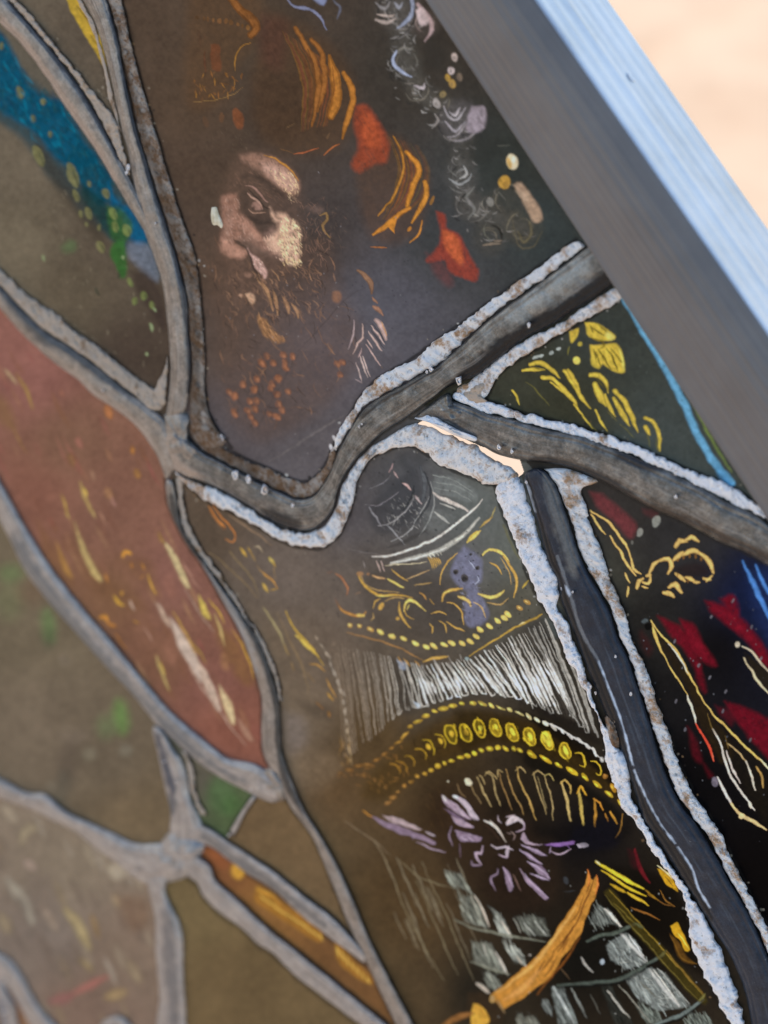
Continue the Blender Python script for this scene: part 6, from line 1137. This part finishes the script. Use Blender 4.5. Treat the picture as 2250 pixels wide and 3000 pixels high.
def feather_pane():
    cv.Z(0, 1500, 2.212)
    for _ in range(150):
        x = random.uniform(-150, 1700); y = random.uniform(-1150, 1650); L = random.uniform(60, 240); c = random.choice(((168,108,92),(120,76,58),(126,84,56),(164,116,84),(112,76,60),(154,84,78),(176,132,96)))
        st(c, random.uniform(6, 20), [(x, y), (x + L * 0.22, y + L * 0.5), (x + L * 0.5, y + L)], random.uniform(0.12, 0.4), 6, (0.2,1,0.2))
    fill((150,104,84), [(1100,800),(1140,900),(1130,1000),(1080,960),(1060,860)], 0.6, 9); el((166,118,84), 1455, 970, 26, 60, -14, 0.7, 7); el((160,108,90), 1100, 480, 36, 80, -16, 0.35, 10)
    fill((118,82,54), [(480,60),(560,260),(700,440),(900,560),(960,640),(760,600),(560,440),(460,240)], 0.4, 22, 0.5); fill((112,80,50), [(760,300),(980,320),(1020,560),(900,440)], 0.4, 18, 0.5); fill((130,90,56), [(240,60),(380,260),(480,480),(400,440),(280,260)], 0.5, 16, 0.5); fill((128,92,52), [(1380,700),(1560,860),(1640,1100),(1560,1100),(1440,900)], 0.6, 16, 0.5)
    YL, WL = (206,178,104), (206,182,164)
    for p, c, a in (([(1055,185),(1120,250),(1200,400),(1232,495),(1190,465),(1110,310)],(210,190,140),0.9),([(480,60),(545,210),(600,330),(664,445),(620,430),(535,280)],(196,172,112),0.85),([(355,180),(425,305),(472,430),(420,380)],(178,132,66),0.7),([(1010,585),(1050,620),(1112,745),(1060,700)],(196,168,146),0.85),([(1100,680),(1180,780),(1270,930),(1312,1110),(1240,1010),(1150,860)],(206,184,168),0.9),([(1275,955),(1350,1060),(1424,1235),(1420,1290),(1340,1170)],(206,180,160),0.9),([(1415,1125),(1500,1240),(1524,1375),(1470,1315)],(222,196,150),0.9),([(1285,535),(1340,620),(1366,695),(1310,655)],(222,196,96),0.9),([(1540,1330),(1600,1400),(1640,1480),(1580,1450)],(180,140,116),0.7)):
        fill(c, p, a, 5, 0.4)
    for pts, w, c in (([(1390,660),(1425,750),(1455,865)],10,(200,170,110)),([(1350,560),(1420,650),(1455,720)],6,(206,166,70)),([(1010,930),(1050,1040),(1098,1155)],11,(190,164,104)),([(1040,970),(1070,1060)],5,(222,186,80)),([(1240,840),(1290,900),(1335,980)],6,(176,140,70)),([(1120,640),(1190,760),(1280,930)],7,(200,156,80)),([(785,275),(815,255),(850,272)],14,(216,150,60)),([(800,265),(790,295)],10,(216,150,60)),([(915,330),(935,375)],8,(196,132,56)),([(955,400),(980,470),(1012,535)],9,(206,156,70)),([(910,430),(930,410)],8,(206,140,56)),([(850,330),(860,360)],8,(186,120,56)),([(735,545),(770,590),(800,605)],11,(216,166,66)),([(780,540),(795,510)],9,(206,150,60)),([(840,570),(868,640)],9,(190,160,140)),([(640,690),(680,680),(700,710)],16,(206,140,60)),([(690,720),(750,745)],14,(176,116,56)),([(860,700),(900,720)],7,(206,146,60)),([(680,400),(705,460)],9,(176,118,62)),([(740,780),(820,890)],7,(170,112,60)),([(1200,500),(1290,650),(1385,780)],4,(176,150,130)),([(1170,290),(1240,420),(1300,510)],5,(176,130,110)),([(930,750),(990,840)],5,(170,130,110)),([(1150,850),(1300,1130),(1420,1290),(1590,1510)],4,(190,160,140)),([(1500,760),(1580,880),(1650,1080)],7,(190,146,66)),([(430,0),(450,40)],8,(190,160,90)),([(590,0),(615,40)],7,(180,150,110)),([(1030,130),(1060,210)],14,(150,112,66))):
        st(c, w, pts, 0.85, 3.2, (0.3,1,0.4), 0.35)
    cv.Z(0, 750, 2.212)
    for pts, w, c in (([(30,730),(70,780),(112,830)],12,(176,150,112)),([(105,760),(160,850),(190,920),(212,990)],12,(166,132,70)),([(20,330),(45,390)],8,(190,146,66)),([(520,1460),(550,1560),(612,1690)],14,(190,160,96)),([(540,1500),(565,1560)],8,(222,186,80)),([(395,1540),(420,1600),(440,1670)],8,(196,160,76)),([(850,1230),(865,1280)],16,(176,116,56)),([(690,970),(720,1050)],26,(176,112,66)),([(880,1380),(900,1440)],20,(160,112,60)),([(690,1500),(720,1580)],24,(166,120,84)),([(720,1560),(745,1620)],14,(170,124,110)),([(60,1080),(110,1170),(170,1280)],6,(150,112,66)),([(500,1180),(530,1240)],22,(160,104,88)),([(390,870),(410,910)],18,(160,104,84)),([(640,1650),(685,1740)],8,(170,124,100)),([(450,1280),(475,1360)],26,(140,100,66)),([(590,1390),(610,1450)],16,(160,120,96))):
        st(c, w, pts, 0.7, 5, (0.3,1,0.4), 0.4)
    fill((128,98,58), [(-40,880),(60,960),(100,1120),(20,1100),(-60,1000)], 0.5, 18)

def soft_panes():
    cv.Z(0, 1500, 2.212)
    el((104,140,74), 785, 1330, 46, 110, -8, 0.75, 22); el((106,124,82), 690, 1390, 60, 70, 0, 0.5, 26); el((100,126,78), 315, 740, 44, 110, -6, 0.7, 20); el((68,74,56), 320, 830, 36, 60, 0, 0.5, 20); el((108,124,82), 70, 400, 80, 60, 0, 0.7, 24); el((114,120,84), 60, 580, 90, 120, 0, 0.4, 30)
    el((74,64,58), 440, 1620, 70, 160, 10, 0.45, 34); el((84,82,72), 400, 1800, 50, 120, 8, 0.45, 26); el((140,132,112), 580, 1570, 40, 40, 0, 0.5, 16); el((134,128,112), 815, 1545, 34, 36, 0, 0.5, 16); el((136,120,106), 480, 1450, 90, 40, 0, 0.3, 22); el((126,112,98), 420, 960, 40, 30, 30, 0.4, 14); el((112,84,66), 200, 520, 90, 80, 0, 0.4, 30); el((130,120,104), 330, 1780, 34, 30, 0, 0.5, 12)
    cv.Z(500, 1400, 2.212)
    el((80,102,66), 330, 2060, 90, 130, -25, 0.85, 22); el((70,98,54), 400, 2120, 60, 60, 0, 0.5, 20); el((90,86,74), 190, 1960, 60, 60, 0, 0.4, 20)
    cv.Z(0, 2200, 2.074)
    el((216,162,62), 1440, 730, 34, 50, -30, 0.9, 8); el((206,146,60), 1470, 700, 20, 16, 20, 0.6, 6); el((160,92,56), 1330, 640, 90, 60, 40, 0.5, 16)
    st((206,150,56), 34, [(1570,840),(1640,900),(1720,990)], 0.85, 7); el((112,72,50), 1400, 700, 30, 60, -20, 0.3, 12)
    cv.Z(800, 2200, 1.144)
    fill((160,110,46), [(-60,470),(0,490),(80,540),(162,605),(150,640),(60,585),(0,545),(-60,505)], 0.9, 5, 0.3); fill((160,110,46), [(205,635),(260,690),(335,765),(312,778),(222,712)], 0.9, 5, 0.3)
    for k in range(11): st((240,190,90), 6, [(-40 + 19 * k, 487 + 12.5 * k), (-22 + 19 * k, 506 + 13 * k)], 0.7, 2.5)
    for k in range(7): st((240,190,90), 6, [(212 + 17 * k, 655 + 17 * k), (222 + 17 * k, 690 + 15 * k)], 0.7, 2.5)
    cv.Z(0, 2200, 2.074)
    for pts, w, c in (([(400,960),(470,1050),(545,1200)],34,(168,148,106)),([(40,780),(130,900),(200,1040)],36,(160,150,134)),([(250,930),(300,1010),(340,1090)],26,(156,136,118)),([(150,670),(210,720)],30,(160,138,124)),([(420,1490),(520,1440),(650,1370)],22,(168,104,94)),([(310,1520),(430,1490)],36,(146,96,90)),([(20,340),(90,420)],40,(158,142,122)),([(690,880),(720,950)],24,(160,138,110)),([(780,1280),(850,1400)],30,(150,130,104)),([(650,1500),(760,1460)],36,(156,130,92)),([(130,560),(160,480),(220,470)],30,(152,136,110)),([(480,1260),(560,1330)],20,(150,128,90)),([(560,1000),(600,1130)],20,(140,112,76)),([(0,1000),(60,1100)],40,(148,130,104))):
        st(c, w, pts, 0.75, 11, (0.5,1,0.5), 0.2)
    for q in range(40):
        x, y = random.uniform(-100, 900), random.uniform(300, 1659); L = random.uniform(90, 200)
        st(random.choice(((158,142,120),(112,96,84),(150,130,98),(104,88,78),(166,152,136))), random.uniform(14, 30), [(x, y), (x + L * 0.25, y + L * 0.5), (x + L * 0.45, y + L)], random.uniform(0.25, 0.5), 10, (0.3,1,0.3), 0.2) if VL[np.searchsorted(ys, 2200 + y / 2.074), np.searchsorted(xs, x / 2.074)] == 13 else None
    el((176,162,142), 715, 730, 50, 50, 0, 0.7, 14); fill((112,98,90), [(180,740),(330,760),(380,900),(300,980),(180,900)], 0.4, 26); fill((116,100,88), [(130,1160),(300,1150),(480,1350),(400,1420),(200,1330)], 0.4, 26); fill((118,88,66), [(700,880),(880,900),(900,1060),(780,1080)], 0.5, 20)
    fill((180,150,120), [(130,1500),(180,1560),(170,1659),(130,1659)], 0.3, 10)

for painter, pane in ((pane2_teal, 2), (pane1_wedge, 1), (figure_turban, 3), (swirl_chain, 3), (figure_beard, 3), (figure_face, 3), (left_of_armour, 6), (pauldron, 6),
                      (scroll_ornament, 6), (gorget_ribs, 6), (gilt_belt, 6), (purple_flower, 6), (plate_armour, 6), (gold_leaves, 4), (red_pane, 5), (feather_pane, 7), (soft_panes, 0)):
    cv.clip = (VL == pane) if pane else None
    painter()
cv.clip = None
# ------------------------------------------------------------------ build the panes from the painted canvas
K_LIGHT = np.array([0.83, 0.88, 1.0])          # picture value of a white surface facing the camera on the glass
VEIL = 0.0
GZ = 0.00012 * (cv.field(260) - 0.5) + 0.00005 * (cv.field(90) - 0.5)
P0 = loc(cv.X.ravel(), cv.Y.ravel(), GZ.ravel()).astype(np.float32)
alb = np.clip((cv.col - VEIL) / K_LIGHT, 0.001, 0.92).reshape(-1, 3)
ny, nx = cv.X.shape
cx = 0.5 * (xs[1:] + xs[:-1]); cy = 0.5 * (ys[1:] + ys[:-1])
ii = np.clip(np.rint((cx - gx[0]) / gstep).astype(int), 0, len(gx) - 1); jj = np.clip(np.rint((cy - gy[0]) / gstep).astype(int), 0, len(gy) - 1)
CL = LAB[np.ix_(jj, ii)]
CX, CY = np.meshgrid(cx, cy)
CL = np.where(inside(CX, CY, GAP) | inside(CX + 8, CY - 5, GAP) | inside(CX + 16, CY - 10, GAP) | inside(CX + 24, CY - 15, GAP) | inside(CX + 32, CY - 20, GAP), 0, CL)   # the crack runs through the whole thickness
idx = np.arange(ny * nx).reshape(ny, nx)
for k, (key, seeds, lb) in enumerate(PANES):
    j, i = np.nonzero(CL == k + 1)
    if len(j) == 0: continue
    f = np.stack([idx[j, i], idx[j + 1, i], idx[j + 1, i + 1], idx[j, i + 1]], 1)
    use, inv = np.unique(f, return_inverse=True)
    q = inv.reshape(f.shape).astype(np.int32)
    co = P0[use]; col = alb[use]
    # give the sheet its 2.6 mm thickness: coarse back face and the rim
    e = np.concatenate([q[:, [0, 1]], q[:, [1, 2]], q[:, [2, 3]], q[:, [3, 0]]])
    key2 = e[:, 0].astype(np.int64) * (len(use) + 1) + e[:, 1]; rev = e[:, 1].astype(np.int64) * (len(use) + 1) + e[:, 0]
    rim = e[~np.isin(key2, rev)]
    rv, rinv = np.unique(rim, return_inverse=True); rinv = rinv.reshape(rim.shape)
    back = co[rv] - np.array([0, 0, 0.0026], np.float32)
    side = np.stack([rim[:, 1], rim[:, 0], len(use) + rinv[:, 0], len(use) + rinv[:, 1]], 1).astype(np.int32)
    mesh_obj("glass_pane", np.vstack([co, back]), np.vstack([q, side]), M_GLASS, root, True, None,
             np.vstack([col, col[rv]]), "paint", lb)

# ------------------------------------------------------------------ the metal frame
def frame():
    a0, a1 = loc(1245, 0, 0.0019), loc(2250, 1528, 0.0019)
    b0, b1 = loc(1568, 0, 0.0026), loc(2250, 981, 0.0026)
    L = 0.12
    def line(p0, p1):
        d = (p1 - p0) / np.linalg.norm(p1 - p0); return p0 - d * L, p1 + d * L * 0.8
    A, B = line(a0, a1), line(b0, b1)
    D = 0.0186
    n = 160
    prof = []            # (inner to outer 0..1, height above the line between, depth) along the section
    rows = []
    u = np.linspace(0, 1, n)
    ang = [(-1.0, 0)]
    def lerp(p, t): return p[0][None] * (1 - t[:, None]) + p[1][None] * t[:, None]
    # match positions along the two lines by their v coordinate
    va = max(A[1][1], B[1][1]); vb = min(A[0][1], B[0][1])
    def at_v(p, v): t = (v - p[0][1]) / (p[1][1] - p[0][1]); return p[0][None] * (1 - t)[:, None] + p[1][None] * t[:, None]
    v = np.linspace(vb, va, n)
    PA, PB = at_v(A, v), at_v(B, v)
    cols = []
    cols.append(PA + [0.0004, 0, -0.0023]); cols.append(PA + [0.0, 0, -0.0004]); cols.append(PA + [0.00015, 0, 0.0001])
    for s in np.linspace(0.03, 0.975, 34):
        g = 0.00004 * math.sin(s * 61) + 0.00003 * math.sin(s * 143 + 1)
        bow = 0.0011 * math.sin(math.pi * s ** 1.5)
        cols.append(PA * (1 - s) + PB * s + [0, 0, g + bow])
    cols.append(PB + [0.0, 0, -0.00002]); NF = len(cols); cols.append(PB + [0.00012, 0, -0.0001]); cols.append(PB + [0.00018, 0, -0.0003])
    for s in np.linspace(0.05, 0.97, 26):
        g = 0.00005 * math.sin(s * 40) + 0.00004 * math.sin(s * 95 + 2)
        if 0.36 < s < 0.44: g += 0.00012
        cols.append(PB + [0.0002 + g, 0, -0.0003 - s * (D - 0.0003)])
    cols.append(PB + [0.0001, 0, -D]); cols.append(PB + [-0.0004, 0, -D - 0.0002]); cols.append(PB * 0.3 + PA * 0.7 + [0, 0, -D - 0.0002])
    sec = np.r_[0, np.cumsum(np.linalg.norm(np.diff(np.stack(cols, 1)[n // 2], axis=0), axis=1))] * 1000
    def sheet(name, lo, hi, mat, parent, label):
        c = cols[lo:hi]; M = len(c)
        i = np.arange(n - 1)[:, None] * M + np.arange(M - 1)[None, :]
        f = np.stack([i, i + 1, i + 1 + M, i + M], -1).reshape(-1, 4)
        uv = np.stack([np.repeat((v - v[0]) * 1000, M), np.tile(sec[lo:hi], n)], 1)
        return mesh_obj(name, np.stack(c, 1).reshape(-1, 3), f, mat, parent, True, uv, label=label)
    face = sheet("metal_frame", 0, NF, M_ZINC_SHADED, root, "dark grey grooved face of the metal frame strip")
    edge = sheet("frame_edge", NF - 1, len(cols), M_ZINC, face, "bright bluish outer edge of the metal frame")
    # a small dent ring pressed into the edge
    q0, q1 = loc(1850, 225, 0.0), loc(1850, 225, 0.02); nrm = np.cross(b1 - b0, np.array([0, 0, 1.0])); nrm /= np.linalg.norm(nrm)
    if nrm[0] < 0: nrm = -nrm
    c = q0 + (q1 - q0) * (((b0 - q0) @ nrm + 0.00036) / ((q1 - q0) @ nrm))
    dv = (b1 - b0) / np.linalg.norm(b1 - b0); dn = np.cross(nrm, dv); co, fc, k = [], [], 20
    for r, h in ((1.15, -0.05), (0.95, 0.03), (0.75, 0.045), (0.5, 0.02), (0.25, 0.0)):
        for a in np.linspace(0, 2 * math.pi, k, endpoint=False):
            co.append(c + (dv * 1.15 * math.cos(a) + dn * math.sin(a)) * r * 0.00062 + nrm * h * 0.001)
    for r in range(4): fc += [(r * k + i, r * k + (i + 1) % k, r * k + k + (i + 1) % k, r * k + k + i) for i in range(k)]
    fc.append(tuple(4 * k + i for i in range(k)))
    mesh_obj("dent", np.array(co), fc, M_ZINC, face, True, np.zeros((len(co), 2)), label="small round dent on the bright frame edge")
    return face, edge
frame()

# ------------------------------------------------------------------ ground seen past the panel
def ground():
    m = Mat("pale_ground"); ob = m.obj()
    a = m.noise(ob, 2.2, 5, 0.6); b = m.noise(ob, 14, 5, 0.65)
    f = m.mix(0.35, a, b)
    m.link(m.ramp(f, [(0.35, (0.45, 0.31, 0.22)), (0.5, (0.52, 0.39, 0.29)), (0.65, (0.56, 0.44, 0.335))]), m.b.inputs["Base Color"])
    m.b.inputs["Roughness"].default_value = 0.95
    m.b.inputs["Specular IOR Level"].default_value = 0.1
    m.bump(b, 0.4, 0.004)
    n = 60; s = 40.0
    g = np.sign(np.linspace(-1, 1, n)) * np.abs(np.linspace(-1, 1, n)) ** 2.2 * s
    X, Y = np.meshgrid(g, g); Zz = 0.004 * np.sin(X * 3.1) * np.sin(Y * 2.7)
    i = np.arange(n - 1)[:, None] * n + np.arange(n - 1)[None, :]
    f = np.stack([i, i + 1, i + 1 + n, i + n], -1).reshape(-1, 4)
    o = mesh_obj("ground", np.stack([X, Y, Zz], -1).reshape(-1, 3), f, m.m, None, True)
    o["kind"] = "structure"; o["label"] = "pale tan sunlit ground, out of focus beyond the panel"
ground()
